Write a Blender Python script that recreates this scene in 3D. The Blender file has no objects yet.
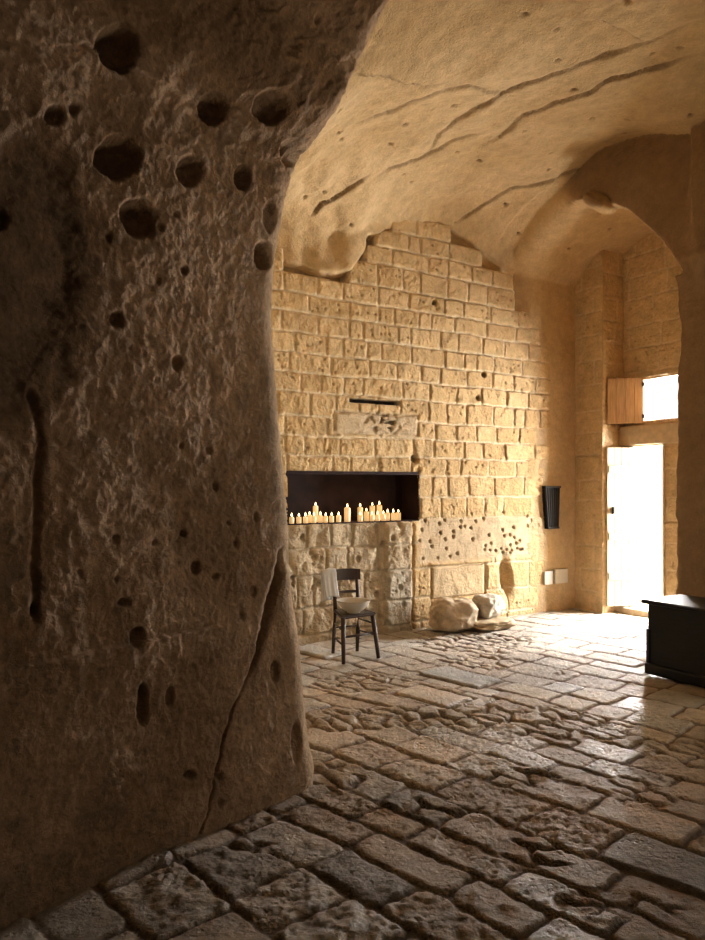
import bpy, bmesh, math, random
import numpy as np
from mathutils import Vector, Matrix, Quaternion

random.seed(7)
C = bpy.context.scene.collection
PI = math.pi
F = 730.0            # focal length in pixels
EYE = 1.6            # eye height
HOR = 485.0          # horizon row
CX = 352.5

# room axes: s runs along the brick wall, n runs out of it into the room
ANG = math.radians(31.5)
WX, WY = math.cos(ANG), math.sin(ANG)
NX, NY = math.sin(ANG), -math.cos(ANG)
OX, OY = -0.48, 7.5


def to_world(s, n):
    return OX + WX * s + NX * n, OY + WY * s + NY * n


def P(s, n, z):
    x, y = to_world(s, n)
    return Vector((x, y, z))


def to_room(x, y):
    dx, dy = x - OX, y - OY
    return dx * WX + dy * WY, dx * NX + dy * NY


def on_n(u, v, n=0.0):
    """where the sight line of (u, v) meets the vertical plane n = const -> s, z"""
    t = (u - CX) / F
    s = (t * (OY + NY * n) - OX - NX * n) / (WX - WY * t)
    Y = OY + WY * s + NY * n
    return s, EYE + (HOR - v) / F * Y


def on_s(u, v, s):
    t = (u - CX) / F
    n = (t * (OY + WY * s) - OX - WX * s) / (NX - NY * t)
    Y = OY + WY * s + NY * n
    return n, EYE + (HOR - v) / F * Y


def on_floor(u, v, z=0.0):
    Y = F * (EYE - z) / (v - HOR)
    return (u - CX) / F * Y, Y


# ------------------------------------------------------------------ noise
_rs = np.random.RandomState(11)
_perm = _rs.permutation(256).astype(np.int64)
_perm = np.concatenate([_perm, _perm, _perm])
_g = _rs.normal(size=(256, 3)).astype(np.float32)
_g /= np.linalg.norm(_g, axis=1)[:, None]


def perlin(x, y, z):
    xi = np.floor(x).astype(np.int64); yi = np.floor(y).astype(np.int64); zi = np.floor(z).astype(np.int64)
    xf = (x - xi).astype(np.float32); yf = (y - yi).astype(np.float32); zf = (z - zi).astype(np.float32)
    u = xf * xf * xf * (xf * (xf * 6 - 15) + 10)
    v = yf * yf * yf * (yf * (yf * 6 - 15) + 10)
    w = zf * zf * zf * (zf * (zf * 6 - 15) + 10)
    out = np.zeros_like(xf)
    for a in (0, 1):
        pa = _perm[(xi + a) & 255]
        wa = u if a else 1 - u
        for b in (0, 1):
            pb = _perm[pa + ((yi + b) & 255)]
            wb = v if b else 1 - v
            for c in (0, 1):
                h = _perm[pb + ((zi + c) & 255)]
                g = _g[h]
                wc = w if c else 1 - w
                out += wa * wb * wc * (g[..., 0] * (xf - a) + g[..., 1] * (yf - b) + g[..., 2] * (zf - c))
    return out * 1.6


def fbm(x, y, z, freq=1.0, octv=4, gain=0.5, ridge=False):
    out = np.zeros(np.shape(x), np.float32); amp = 1.0; f = freq
    for i in range(octv):
        q = perlin(x * f + 17.3 * i, y * f - 9.1 * i, z * f + 3.7 * i)
        out += amp * ((1 - 2 * np.abs(q)) if ridge else q)
        amp *= gain; f *= 2.03
    return out


def _h2(ix, iy, k):
    return _perm[(_perm[(ix + 31 * k) & 255] + ((iy + 57 * k) & 255)) & 255] / 255.0


def worley(x, y):
    """F1, F2 and cell id in 2D"""
    ix = np.floor(x).astype(np.int64); iy = np.floor(y).astype(np.int64)
    f1 = np.full(x.shape, 9.0); f2 = np.full(x.shape, 9.0); cid = np.zeros(x.shape)
    for a in (-1, 0, 1):
        for b in (-1, 0, 1):
            px = ix + a + 0.15 + 0.7 * _h2(ix + a, iy + b, 1)
            py = iy + b + 0.15 + 0.7 * _h2(ix + a, iy + b, 2)
            d = np.hypot(px - x, py - y)
            rid = _h2(ix + a, iy + b, 3)
            closer = d < f1
            f2 = np.where(closer, f1, np.minimum(f2, d))
            cid = np.where(closer, rid, cid)
            f1 = np.where(closer, d, f1)
    return f1, f2, cid


def sst(a, b, x):
    t = np.clip((x - a) / (b - a), 0, 1)
    return t * t * (3 - 2 * t)


def lerp(a, b, t):
    return a + (b - a) * t


def mix3(a, b, t):
    return np.asarray(a, np.float32) * (1 - t[..., None]) + np.asarray(b, np.float32) * t[..., None]


def poly_sd(px, py, poly):
    """signed distance to polygon, negative inside"""
    d = np.full(px.shape, 1e9); inside = np.zeros(px.shape, bool)
    k = len(poly)
    for i in range(k):
        x0, y0 = poly[i]; x1, y1 = poly[(i + 1) % k]
        ex, ey = x1 - x0, y1 - y0
        t = np.clip(((px - x0) * ex + (py - y0) * ey) / (ex * ex + ey * ey + 1e-12), 0, 1)
        d = np.minimum(d, np.hypot(px - x0 - t * ex, py - y0 - t * ey))
        c = ((y0 > py) != (y1 > py)) & (px < ex * (py - y0) / (ey + 1e-12) + x0)
        inside ^= c
    return np.where(inside, -d, d)


def line_sd(px, py, pts):
    """distance to an open polyline, side sign, and position 0..1 along it"""
    d = np.full(px.shape, 1e9); sg = np.zeros(px.shape); al = np.zeros(px.shape)
    k = len(pts) - 1
    for i in range(k):
        x0, y0 = pts[i]; x1, y1 = pts[i + 1]
        ex, ey = x1 - x0, y1 - y0
        t = np.clip(((px - x0) * ex + (py - y0) * ey) / (ex * ex + ey * ey + 1e-12), 0, 1)
        dd = np.hypot(px - x0 - t * ex, py - y0 - t * ey)
        cr = ex * (py - y0) - ey * (px - x0)
        m = dd < d
        d = np.where(m, dd, d); sg = np.where(m, np.sign(cr), sg); al = np.where(m, (i + t) / k, al)
    return d, sg, al


# ------------------------------------------------------------------ materials
def new_mat(name):
    m = bpy.data.materials.new(name); m.use_nodes = True
    nt = m.node_tree
    return m, nt, nt.nodes['Principled BSDF']


def stone_mat(name, bump=0.5, scale=28.0, rough=0.9, var=0.25, dist=0.012, pits=True, spec=0.25, rough_attr=False):
    m, nt, b = new_mat(name)
    N = nt.nodes; L = nt.links
    at = N.new('ShaderNodeAttribute'); at.attribute_name = 'albedo'
    tc = N.new('ShaderNodeTexCoord')
    n1 = N.new('ShaderNodeTexNoise'); n1.inputs['Scale'].default_value = scale * 0.22
    n1.inputs['Detail'].default_value = 8; n1.inputs['Roughness'].default_value = 0.65
    n2 = N.new('ShaderNodeTexNoise'); n2.inputs['Scale'].default_value = scale
    n2.inputs['Detail'].default_value = 7; n2.inputs['Roughness'].default_value = 0.7
    L.new(tc.outputs['Object'], n1.inputs['Vector']); L.new(tc.outputs['Object'], n2.inputs['Vector'])
    r1 = N.new('ShaderNodeMapRange')
    r1.inputs['From Min'].default_value = 0.3; r1.inputs['From Max'].default_value = 0.7
    r1.inputs['To Min'].default_value = 1 - var; r1.inputs['To Max'].default_value = 1 + var
    L.new(n1.outputs['Fac'], r1.inputs['Value'])
    r2 = N.new('ShaderNodeMapRange')
    r2.inputs['From Min'].default_value = 0.3; r2.inputs['From Max'].default_value = 0.7
    r2.inputs['To Min'].default_value = 1 - var * 0.7; r2.inputs['To Max'].default_value = 1 + var * 0.7
    L.new(n2.outputs['Fac'], r2.inputs['Value'])
    mu = N.new('ShaderNodeMath'); mu.operation = 'MULTIPLY'
    L.new(r1.outputs[0], mu.inputs[0]); L.new(r2.outputs[0], mu.inputs[1])
    vm = N.new('ShaderNodeVectorMath'); vm.operation = 'SCALE'
    L.new(at.outputs['Color'], vm.inputs[0]); L.new(mu.outputs[0], vm.inputs['Scale'])
    L.new(vm.outputs[0], b.inputs['Base Color'])
    hsum = n2.outputs['Fac']
    if pits:
        vo = N.new('ShaderNodeTexVoronoi'); vo.inputs['Scale'].default_value = scale * 0.8
        L.new(tc.outputs['Object'], vo.inputs['Vector'])
        mr = N.new('ShaderNodeMapRange'); mr.inputs['From Min'].default_value = 0.08; mr.inputs['From Max'].default_value = 0.33
        mr.inputs['To Min'].default_value = -0.45; mr.inputs['To Max'].default_value = 0.0
        L.new(vo.outputs['Distance'], mr.inputs['Value'])
        n3 = N.new('ShaderNodeTexNoise'); n3.inputs['Scale'].default_value = scale * 0.12
        L.new(tc.outputs['Object'], n3.inputs['Vector'])
        mr3 = N.new('ShaderNodeMapRange'); mr3.inputs['From Min'].default_value = 0.45; mr3.inputs['From Max'].default_value = 0.65
        L.new(n3.outputs['Fac'], mr3.inputs['Value'])
        mm = N.new('ShaderNodeMath'); mm.operation = 'MULTIPLY'
        L.new(mr.outputs[0], mm.inputs[0]); L.new(mr3.outputs[0], mm.inputs[1])
        ad = N.new('ShaderNodeMath'); ad.operation = 'ADD'
        L.new(hsum, ad.inputs[0]); L.new(mm.outputs[0], ad.inputs[1]); hsum = ad.outputs[0]
    bp = N.new('ShaderNodeBump'); bp.inputs['Strength'].default_value = bump; bp.inputs['Distance'].default_value = dist
    L.new(hsum, bp.inputs['Height']); L.new(bp.outputs[0], b.inputs['Normal'])
    b.inputs['Roughness'].default_value = rough
    b.inputs['Specular IOR Level'].default_value = spec
    if rough_attr:
        ra = N.new('ShaderNodeAttribute'); ra.attribute_name = 'gloss'
        L.new(ra.outputs['Fac'], b.inputs['Roughness'])
    return m


def plain_mat(name, col, rough=0.6, spec=0.5, noise=0.0, nscale=20, emis=None, est=0.0, stretch=None, bump=0.0, metallic=0.0):
    m, nt, b = new_mat(name)
    b.inputs['Base Color'].default_value = (*col, 1)
    b.inputs['Roughness'].default_value = rough
    b.inputs['Specular IOR Level'].default_value = spec
    b.inputs['Metallic'].default_value = metallic
    N = nt.nodes; L = nt.links
    if noise > 0:
        tc = N.new('ShaderNodeTexCoord'); mp = N.new('ShaderNodeMapping')
        if stretch: mp.inputs['Scale'].default_value = stretch
        nz = N.new('ShaderNodeTexNoise'); nz.inputs['Scale'].default_value = nscale; nz.inputs['Detail'].default_value = 6
        L.new(tc.outputs['Object'], mp.inputs[0]); L.new(mp.outputs[0], nz.inputs['Vector'])
        cr = N.new('ShaderNodeValToRGB')
        cr.color_ramp.elements[0].position = 0.3; cr.color_ramp.elements[1].position = 0.7
        cr.color_ramp.elements[0].color = (*[c * (1 - noise) for c in col], 1)
        cr.color_ramp.elements[1].color = (*[min(1, c * (1 + noise)) for c in col], 1)
        L.new(nz.outputs['Fac'], cr.inputs[0]); L.new(cr.outputs[0], b.inputs['Base Color'])
        if bump:
            bp = N.new('ShaderNodeBump'); bp.inputs['Strength'].default_value = bump; bp.inputs['Distance'].default_value = 0.004
            L.new(nz.outputs['Fac'], bp.inputs['Height']); L.new(bp.outputs[0], b.inputs['Normal'])
    if emis:
        b.inputs['Emission Color'].default_value = (*emis, 1); b.inputs['Emission Strength'].default_value = est
    return m


M = {}
M['cave'] = stone_mat('carved_tufa', bump=0.9, scale=42, var=0.15, dist=0.016)
M['brick'] = stone_mat('tufa_blocks', bump=0.9, scale=38, var=0.2, dist=0.016)
M['pillar'] = stone_mat('dark_tufa', bump=0.9, scale=42, var=0.3, dist=0.02, pits=False)
M['floor'] = stone_mat('paving_stone', bump=1.0, scale=36, var=0.3, dist=0.02, rough=0.6, spec=0.5, rough_attr=True)
M['boulder'] = stone_mat('pale_boulder', bump=0.6, scale=30, var=0.15, dist=0.01)
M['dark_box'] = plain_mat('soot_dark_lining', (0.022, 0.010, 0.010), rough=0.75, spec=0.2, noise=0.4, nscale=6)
M['iron'] = plain_mat('black_iron', (0.010, 0.010, 0.011), rough=0.7, spec=0.15, noise=0.4, nscale=30)
M['chest'] = plain_mat('black_painted_wood', (0.005, 0.006, 0.008), rough=0.42, spec=0.25, noise=0.45, nscale=10, stretch=(1, 1, 6))
M['wood'] = plain_mat('dark_walnut', (0.036, 0.017, 0.011), rough=0.5, noise=0.4, nscale=18, stretch=(4, 4, 0.6))
M['rush'] = plain_mat('woven_rush', (0.10, 0.065, 0.035), rough=0.8, noise=0.4, nscale=60, bump=0.4)
M['shutter'] = plain_mat('pale_pine', (0.55, 0.36, 0.20), rough=0.6, noise=0.25, nscale=9, stretch=(5, 5, 0.5))
M['door'] = plain_mat('bleached_wood', (0.80, 0.70, 0.52), rough=0.6, noise=0.12, nscale=8, stretch=(6, 6, 0.5))
M['cloth'] = plain_mat('white_linen', (0.86, 0.90, 0.97), rough=0.9, spec=0.1, noise=0.05, nscale=40)
M['ceramic'] = plain_mat('cream_ceramic', (0.60, 0.57, 0.51), rough=0.3, noise=0.08, nscale=5)
M['wax'] = plain_mat('glowing_wax', (0.85, 0.70, 0.50), rough=0.5, noise=0.05, nscale=10, emis=(1.0, 0.58, 0.22), est=1.0)  # even emission stands in for flame light glowing through the wax
M['wick'] = plain_mat('wick', (0.02, 0.02, 0.02), rough=0.9)
M['flame'] = plain_mat('flame', (1, 0.7, 0.3), emis=(1.0, 0.72, 0.36), est=9.0)
M['plate'] = plain_mat('white_plastic', (0.72, 0.70, 0.64), rough=0.5, noise=0.05)


# ------------------------------------------------------------------ object helpers
def link(o, parent=None):
    C.objects.link(o)
    if parent is not None: o.parent = parent
    return o


def np_mesh(name, verts, faces, mat, albedo=None, gloss=None, smooth=True, normals=None):
    me = bpy.data.meshes.new(name)
    verts = np.asarray(verts, np.float32); faces = np.asarray(faces, np.int32)
    me.vertices.add(len(verts)); me.vertices.foreach_set('co', verts.ravel())
    k = faces.shape[1]
    me.loops.add(faces.size); me.loops.foreach_set('vertex_index', faces.ravel())
    me.polygons.add(len(faces))
    me.polygons.foreach_set('loop_start', np.arange(0, faces.size, k, dtype=np.int32))
    me.polygons.foreach_set('loop_total', np.full(len(faces), k, np.int32))
    me.update(calc_edges=True); me.validate()
    if smooth: me.polygons.foreach_set('use_smooth', np.ones(len(me.polygons), bool))
    if albedo is not None:
        a = me.color_attributes.new('albedo', 'FLOAT_COLOR', 'POINT')
        a.data.foreach_set('color', np.concatenate([albedo, np.ones((len(verts), 1))], 1).astype(np.float32).ravel())
    if gloss is not None:
        a = me.attributes.new('gloss', 'FLOAT', 'POINT'); a.data.foreach_set('value', gloss.astype(np.float32))
    if normals is not None:
        me.normals_split_custom_set_from_vertices(normals.astype(np.float32).tolist())
    me.materials.append(mat)
    return link(bpy.data.objects.new(name, me))


def grid_faces(nu, nv, keep=None):
    i = np.arange(nu * nv).reshape(nu, nv)
    f = np.stack([i[:-1, :-1], i[1:, :-1], i[1:, 1:], i[:-1, 1:]], -1).reshape(-1, 4)
    if keep is not None: f = f[keep.reshape(-1)]
    return f


def compact(verts, faces, *arrs):
    used = np.unique(faces); mp = np.full(len(verts), -1); mp[used] = np.arange(len(used))
    return (verts[used], mp[faces]) + tuple(a[used] for a in arrs)


def struct(o): o['kind'] = 'structure'; return o


def obj(name, bm, mat, parent=None, smooth=False):
    me = bpy.data.meshes.new(name)
    bmesh.ops.recalc_face_normals(bm, faces=bm.faces[:])
    bm.to_mesh(me); bm.free()
    if smooth:
        for p in me.polygons: p.use_smooth = True
    me.materials.append(mat)
    return link(bpy.data.objects.new(name, me), parent)


def thing(name, label, cat, loc=(0, 0, 0), rotz=0, group=None):
    o = bpy.data.objects.new(name, None); C.objects.link(o)
    o.empty_display_size = 0.1
    o.location = loc; o.rotation_euler = (0, 0, rotz)
    tag(o, label, cat, group)
    return o


def tag(o, label, cat, group=None):
    o['label'] = label; o['category'] = cat
    if group: o['group'] = group
    return o


def bx(bm, c, d, M4=None, bev=0.0):
    r = bmesh.ops.create_cube(bm, size=1.0)
    bmesh.ops.scale(bm, vec=d, verts=r['verts'])
    bmesh.ops.translate(bm, vec=c, verts=r['verts'])
    vs = r['verts']
    if bev > 0:
        es = list({e for v in vs for e in v.link_edges})
        rr = bmesh.ops.bevel(bm, geom=es, offset=bev, segments=2, affect='EDGES', profile=0.6)
        vs = list({v for f in rr['faces'] for v in f.verts} | {v for v in vs if v.is_valid})
    if M4 is not None: bmesh.ops.transform(bm, matrix=M4, verts=vs)
    return vs


def tube(bm, pts, rad, seg=10):
    """round bar through pts, radius per point, closed ends"""
    rad = [rad] * len(pts) if isinstance(rad, (int, float)) else rad
    rings = []
    pts = [Vector(p) for p in pts]
    for i, p in enumerate(pts):
        a = pts[max(0, i - 1)]; b = pts[min(len(pts) - 1, i + 1)]
        q = (b - a).to_track_quat('Z', 'Y')
        rings.append([bm.verts.new(p + q @ Vector((math.cos(2 * PI * k / seg) * rad[i], math.sin(2 * PI * k / seg) * rad[i], 0))) for k in range(seg)])
    for i in range(len(rings) - 1):
        for k in range(seg):
            bm.faces.new((rings[i][k], rings[i][(k + 1) % seg], rings[i + 1][(k + 1) % seg], rings[i + 1][k]))
    bm.faces.new(rings[0][::-1]); bm.faces.new(rings[-1])


def lathe(bm, prof, seg=24, cap0=True, cap1=True):
    rings = []
    for r, z in prof:
        rings.append([bm.verts.new((math.cos(2 * PI * k / seg) * r, math.sin(2 * PI * k / seg) * r, z)) for k in range(seg)])
    for i in range(len(rings) - 1):
        for k in range(seg):
            bm.faces.new((rings[i][k], rings[i][(k + 1) % seg], rings[i + 1][(k + 1) % seg], rings[i + 1][k]))
    if cap0: bm.faces.new(rings[0][::-1])
    if cap1: bm.faces.new(rings[-1])


# ------------------------------------------------------------------ brick wall outline (on plane n = 0)
TOP_PX = [(255, 262), (284, 262), (300, 268), (318, 275), (352, 272), (364, 252), (368, 236), (384, 232), (402, 228),
          (430, 234), (452, 240), (462, 258), (492, 268), (510, 284), (522, 300), (530, 322), (541, 340), (544, 365), (548, 400), (545, 440),
          (540, 470), (536, 520), (535, 570), (535, 640)]
OUTLINE = [on_n(u, v) for u, v in TOP_PX]
OUTLINE = OUTLINE + [(3.36, -0.3), (-1.3, -0.3), (-1.3, OUTLINE[0][1])]
NI_S0, NI_Z0 = -0.216, 1.205
NI_S1, NI_Z1 = 1.435, 1.715
NI_D = 0.32
SLOT = [on_n(349, 401)[0], on_n(400, 401)[0], on_n(375, 401.5)[1]]   # s0, s1, z

# ------------------------------------------------------------------ block masonry
def masonry(S, Z, rows, seed, lmin=0.27, lmax=0.52, keep=None, joint=0.011, warp=0.012):
    """rows: list of z boundaries. returns distance to block edge, row id, block random numbers, keep flag"""
    rng = random.Random(seed)
    ws = S + warp * fbm(S, Z, 0 * S + seed, 2.6, 3) ; wz = Z + warp * 1.2 * fbm(S + 5.1, Z, 0 * S + seed, 1.7, 3)
    smin, smax = S.min() - 0.2, S.max() + 0.2
    ri = np.clip(np.searchsorted(rows, wz.ravel()) - 1, 0, len(rows) - 2).reshape(S.shape)
    d = np.zeros(S.shape); rnd = np.zeros(S.shape + (4,)); ok = np.ones(S.shape, bool)
    for r in range(len(rows) - 1):
        m = ri == r
        js = [smin - rng.random() * 0.4]
        while js[-1] < smax:
            js.append(js[-1] + rng.uniform(lmin, lmax) * (0.6 if rng.random() < 0.12 else 1))
        js = np.array(js)
        x = ws[m]; k = np.clip(np.searchsorted(js, x) - 1, 0, len(js) - 2)
        zc = wz[m]
        dx = np.minimum(x - js[k], js[k + 1] - x); dz = np.minimum(zc - rows[r], rows[r + 1] - zc)
        rr = 0.035
        ax = np.maximum(rr - dx, 0); az = np.maximum(rr - dz, 0)
        d[m] = np.where((ax > 0) & (az > 0), rr - np.hypot(ax, az), np.minimum(dx, dz))
        tbl = np.array([[rng.random() for _ in range(4)] for _ in range(len(js))])
        rnd[m] = tbl[k]
        if keep is not None:
            cen = 0.5 * (js[k] + js[k + 1]); rowc = 0.5 * (rows[r] + rows[r + 1])
            ok[m] = keep(cen, np.full(cen.shape, rowc), dx)
    return d, ri, rnd, ok


def block_surface(S, Z, rows, seed, depth=0.016, **kw):
    d, ri, rnd, ok = masonry(S, Z, rows, seed, **kw)
    j = kw.get('joint', 0.011)
    rough = fbm(S, Z, 0 * S + 2.2 + seed, 9, 4)
    edge = sst(j * 0.35, j * 0.35 + 0.017, d + 0.005 * rough)
    h = edge * (depth + 0.012 * (rnd[..., 0] - 0.5)) - 0.002
    h += edge * (0.0075 * rough + 0.005 * fbm(S, Z, 0 * S + seed, 32, 2))
    h += 0.012 * fbm(S, Z, 0 * S + 4, 1.1, 2)
    # tufa pits on some blocks
    f1, f2, cid = worley(S * 17, Z * 17)
    pit = (1 - sst(0.10, 0.32, f1)) * (cid > 0.84) * (rnd[..., 1] > 0.45) * edge
    h -= 0.016 * pit
    base = mix3((0.54, 0.37, 0.175), (0.66, 0.475, 0.25), rnd[..., 2])
    base = mix3(base, (0.60, 0.42, 0.22), 0.5 * sst(0.75, 1.0, rnd[..., 3]))
    col = mix3((0.70, 0.56, 0.36), base, sst(0.2, 0.9, edge))
    col = mix3(col, (0.30, 0.21, 0.12), 0.6 * pit)
    return h, col, d, rnd, ok, edge


# ---- back wall
def build_back_wall():
    st = 0.0105
    s = np.arange(-1.36, 3.52, st); z = np.arange(-0.12, 4.66, st)
    S, Z = np.meshgrid(s, z, indexing='ij')
    rows = [-0.2, 0.06, 0.33, 0.66, 0.94, 1.205, 1.46, 1.70, 1.905, 2.11]
    k = 0
    while rows[-1] < 4.8:
        rows.append(rows[-1] + [0.20, 0.245, 0.20, 0.20, 0.205, 0.21, 0.19][k % 7]); k += 1
    def keep(cs, cz, dx):
        return poly_sd(cs, cz, OUTLINE) < 0.05
    h, col, d, rnd, ok, edge = block_surface(S, Z, rows, 5, keep=keep)
    # rough lower left blocks: deeper joints, bigger pits
    low = (1 - sst(1.15, 1.25, Z)) * (1 - sst(1.25, 1.35, S))
    h += low * (0.018 * fbm(S, Z, 0 * S + 9, 4.5, 4) - 0.012 * (1 - edge))
    f1, f2, cid = worley(S * 9 + 3, Z * 8)
    pit = (1 - sst(0.12, 0.36, f1)) * (cid > 0.8) * low
    h -= 0.03 * pit
    col = mix3(col, (0.46, 0.39, 0.285), 0.75 * low)
    col = mix3(col, (0.28, 0.21, 0.14), 0.6 * pit)
    # upright pier under the niche's right end, proud of the wall, worn grey
    s0, _ = on_n(384, 560); s1, _ = on_n(410, 560)
    pier = sst(s0 - 0.02, s0 + 0.02, S) * (1 - sst(s1 - 0.02, s1 + 0.02, S)) * (1 - sst(1.14, 1.2, Z))
    h += 0.05 * pier * (1 - 0.0 * S)
    col = mix3(col, (0.47, 0.43, 0.35), 0.6 * pier * (1 - sst(0.55, 0.8, Z)))
    seam = np.exp(-((S - s1 - 0.03) / 0.014) ** 2) * (1 - sst(1.1, 1.2, Z))
    h -= 0.05 * seam
    col = mix3(col, (0.22, 0.16, 0.10), 0.5 * seam)
    # smoother drilled zone right of the niche
    zone = sst(s1 + 0.05, s1 + 0.15, S) * sst(0.68, 0.74, Z) * (1 - sst(1.17, 1.25, Z))
    flat = 0.012 + 0.012 * fbm(S, Z, 0 * S + 21, 3.2, 4)
    h = h * (1 - zone) + flat * zone
    col = mix3(col, (0.56, 0.43, 0.27), zone)
    f1, f2, cid = worley(S * 10 + 0.4, Z * 10 + 0.7)
    hole = (1 - sst(0.10, 0.24, f1)) * (cid > 0.45) * sst(s1 + 0.05, s1 + 0.15, S) * sst(0.72, 0.8, Z) * (1 - sst(1.2, 1.3, Z))
    h -= 0.05 * hole
    col = mix3(col, (0.20, 0.13, 0.07), 0.7 * hole)
    # a row of drilled holes
    for q in range(10):
        u = 484 + q * 5.4; v = 549.5 - 0.2 * q + (q * 7 % 3) * 0.8
        hs, hz = on_n(u, v)
        hh = np.exp(-(((S - hs) / 0.015) ** 2 + ((Z - hz) / 0.015) ** 2) ** 2)
        h -= 0.05 * hh; col = mix3(col, (0.16, 0.10, 0.05), 0.7 * hh)
    # big pale block low on the right and the hollow beside it
    a0, b1 = on_n(431, 567); a1, b0 = on_n(484, 594)
    bd = np.minimum(np.minimum(S - a0, a1 - S), np.minimum(Z - b0, b1 - Z))
    blk = sst(0, 0.02, bd)
    h = h * (1 - sst(-0.03, 0, bd)) + sst(-0.03, 0, bd) * (blk * 0.03 - 0.01 + 0.01 * fbm(S, Z, 0 * S + 3, 6, 3) * blk)
    col = mix3(col, (0.62, 0.47, 0.28), blk)
    ledge = np.exp(-((Z - b1 - 0.025) / 0.02) ** 2) * sst(a0 - 0.05, a0, S) * (1 - sst(a1, a1 + 0.1, S))
    h += 0.035 * ledge
    hs, hz = on_n(505, 578)
    hol = np.exp(-(((S - hs + 0.15 * (Z - hz)) / 0.085) ** 2 + ((Z - hz) / 0.23) ** 2) ** 1.5)
    h -= 0.10 * hol
    # deep hole right of niche top and blackened patch above niche
    for (u, v, r) in ((414.5, 459, 0.045), (484, 375, 0.03), (478, 398, 0.03), (434, 303, 0.03)):
        hs, hz = on_n(u, v)
        hh = np.exp(-(((S - hs) ** 2 + (Z - hz) ** 2) / r ** 2) ** 2); h -= 0.09 * hh; col = mix3(col, (0.12, 0.08, 0.05), 0.7 * hh)
    q0, qt = on_n(334, 411); q1, qb = on_n(417, 436)
    bd = np.minimum(np.minimum(S - q0, q1 - S), np.minimum(Z - qb, qt - Z))
    blk = sst(0, 0.03, bd + 0.012 * fbm(S, Z, 0 * S + 31, 5, 3)); inn = sst(-0.03, 0, bd)
    h = h * (1 - inn) + inn * (blk * 0.022 - 0.004 + 0.006 * fbm(S, Z, 0 * S + 7, 9, 3))
    col = mix3(col, (0.56, 0.43, 0.27), inn)
    hs, hz = on_n(385, 423)
    rag = np.clip(1.3 - np.hypot((S - hs) / 0.26, (Z - hz) / 0.13), 0, 1) * sst(-0.05, 0.45, fbm(S * 1.0, Z * 1.7, 0 * S + 12, 9, 4) + 0.1)
    h -= 0.04 * rag; col = mix3(col, (0.09, 0.075, 0.06), 0.75 * sst(0.2, 0.8, rag))
    # narrow slot
    sl = sst(0, 0.01, np.minimum(np.minimum(S - SLOT[0], SLOT[1] - S), 0.028 - np.abs(Z - SLOT[2])))
    h -= 0.12 * sl; col = mix3(col, (0.03, 0.025, 0.02), sl)
    # jamb bricks fade into plaster bottom right
    out = ~ok
    h = np.where(out, -0.16, h)
    # niche cut
    sc = 0.5 * (S[:-1, :-1] + S[1:, 1:]); zc = 0.5 * (Z[:-1, :-1] + Z[1:, 1:])
    top = NI_Z1 + 0.012 * np.sin(PI * np.clip((sc - NI_S0) / (NI_S1 - NI_S0), 0, 1))
    cut = (sc > NI_S0) & (sc < NI_S1) & (zc > NI_Z0) & (zc < top)
    bow = -0.02 * np.exp(-((Z - NI_Z1) / 0.06) ** 2) * ((S > NI_S0) & (S < NI_S1))
    h += bow
    X, Y = to_world(S, h)
    V = np.stack([X, Y, Z], -1).reshape(-1, 3)
    f = grid_faces(len(s), len(z), ~cut)[:, ::-1]
    V, f, cc = compact(V, f, col.reshape(-1, 3))
    return struct(np_mesh('wall_back', V, f, M['brick'], cc))


build_back_wall()

# niche lining: dark open-fronted box
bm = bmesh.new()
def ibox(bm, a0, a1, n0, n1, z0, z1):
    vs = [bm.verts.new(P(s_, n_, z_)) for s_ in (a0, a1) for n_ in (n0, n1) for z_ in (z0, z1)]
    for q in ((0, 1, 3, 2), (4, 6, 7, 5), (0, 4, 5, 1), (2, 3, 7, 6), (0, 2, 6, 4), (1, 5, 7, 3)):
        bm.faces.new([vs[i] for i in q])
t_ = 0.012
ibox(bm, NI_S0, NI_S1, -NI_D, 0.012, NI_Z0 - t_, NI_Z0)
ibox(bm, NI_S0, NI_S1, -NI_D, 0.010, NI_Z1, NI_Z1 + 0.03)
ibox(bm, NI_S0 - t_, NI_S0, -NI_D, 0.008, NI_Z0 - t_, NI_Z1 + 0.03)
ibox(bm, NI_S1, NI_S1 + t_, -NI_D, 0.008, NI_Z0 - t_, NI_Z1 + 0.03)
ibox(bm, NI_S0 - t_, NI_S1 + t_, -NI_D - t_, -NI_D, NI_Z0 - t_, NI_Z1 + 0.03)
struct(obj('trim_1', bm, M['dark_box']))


# ------------------------------------------------------------------ cave: vault, arch and right wall as one carved volume
S_R = 2.8            # face of the right wall
NC, NR, NZ = 1.14, 1.14, 3.65   # niche barrel: centre, radius, springing
S_D = 4.4            # door plane
NJ = on_s(602.5, 500, 4.0)[0]           # edge of the door jamb
DOOR = dict(n0=on_s(634.5, 530, S_D)[0], n1=on_s(664, 530, S_D)[0], z0=0.05, z1=on_s(650, 446, S_D)[1])
WIN = dict(n0=on_s(643, 400, S_D)[0], n1=on_s(690, 400, S_D)[0], z0=on_s(650, 423, S_D)[1], z1=on_s(650, 377, S_D)[1])


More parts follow.
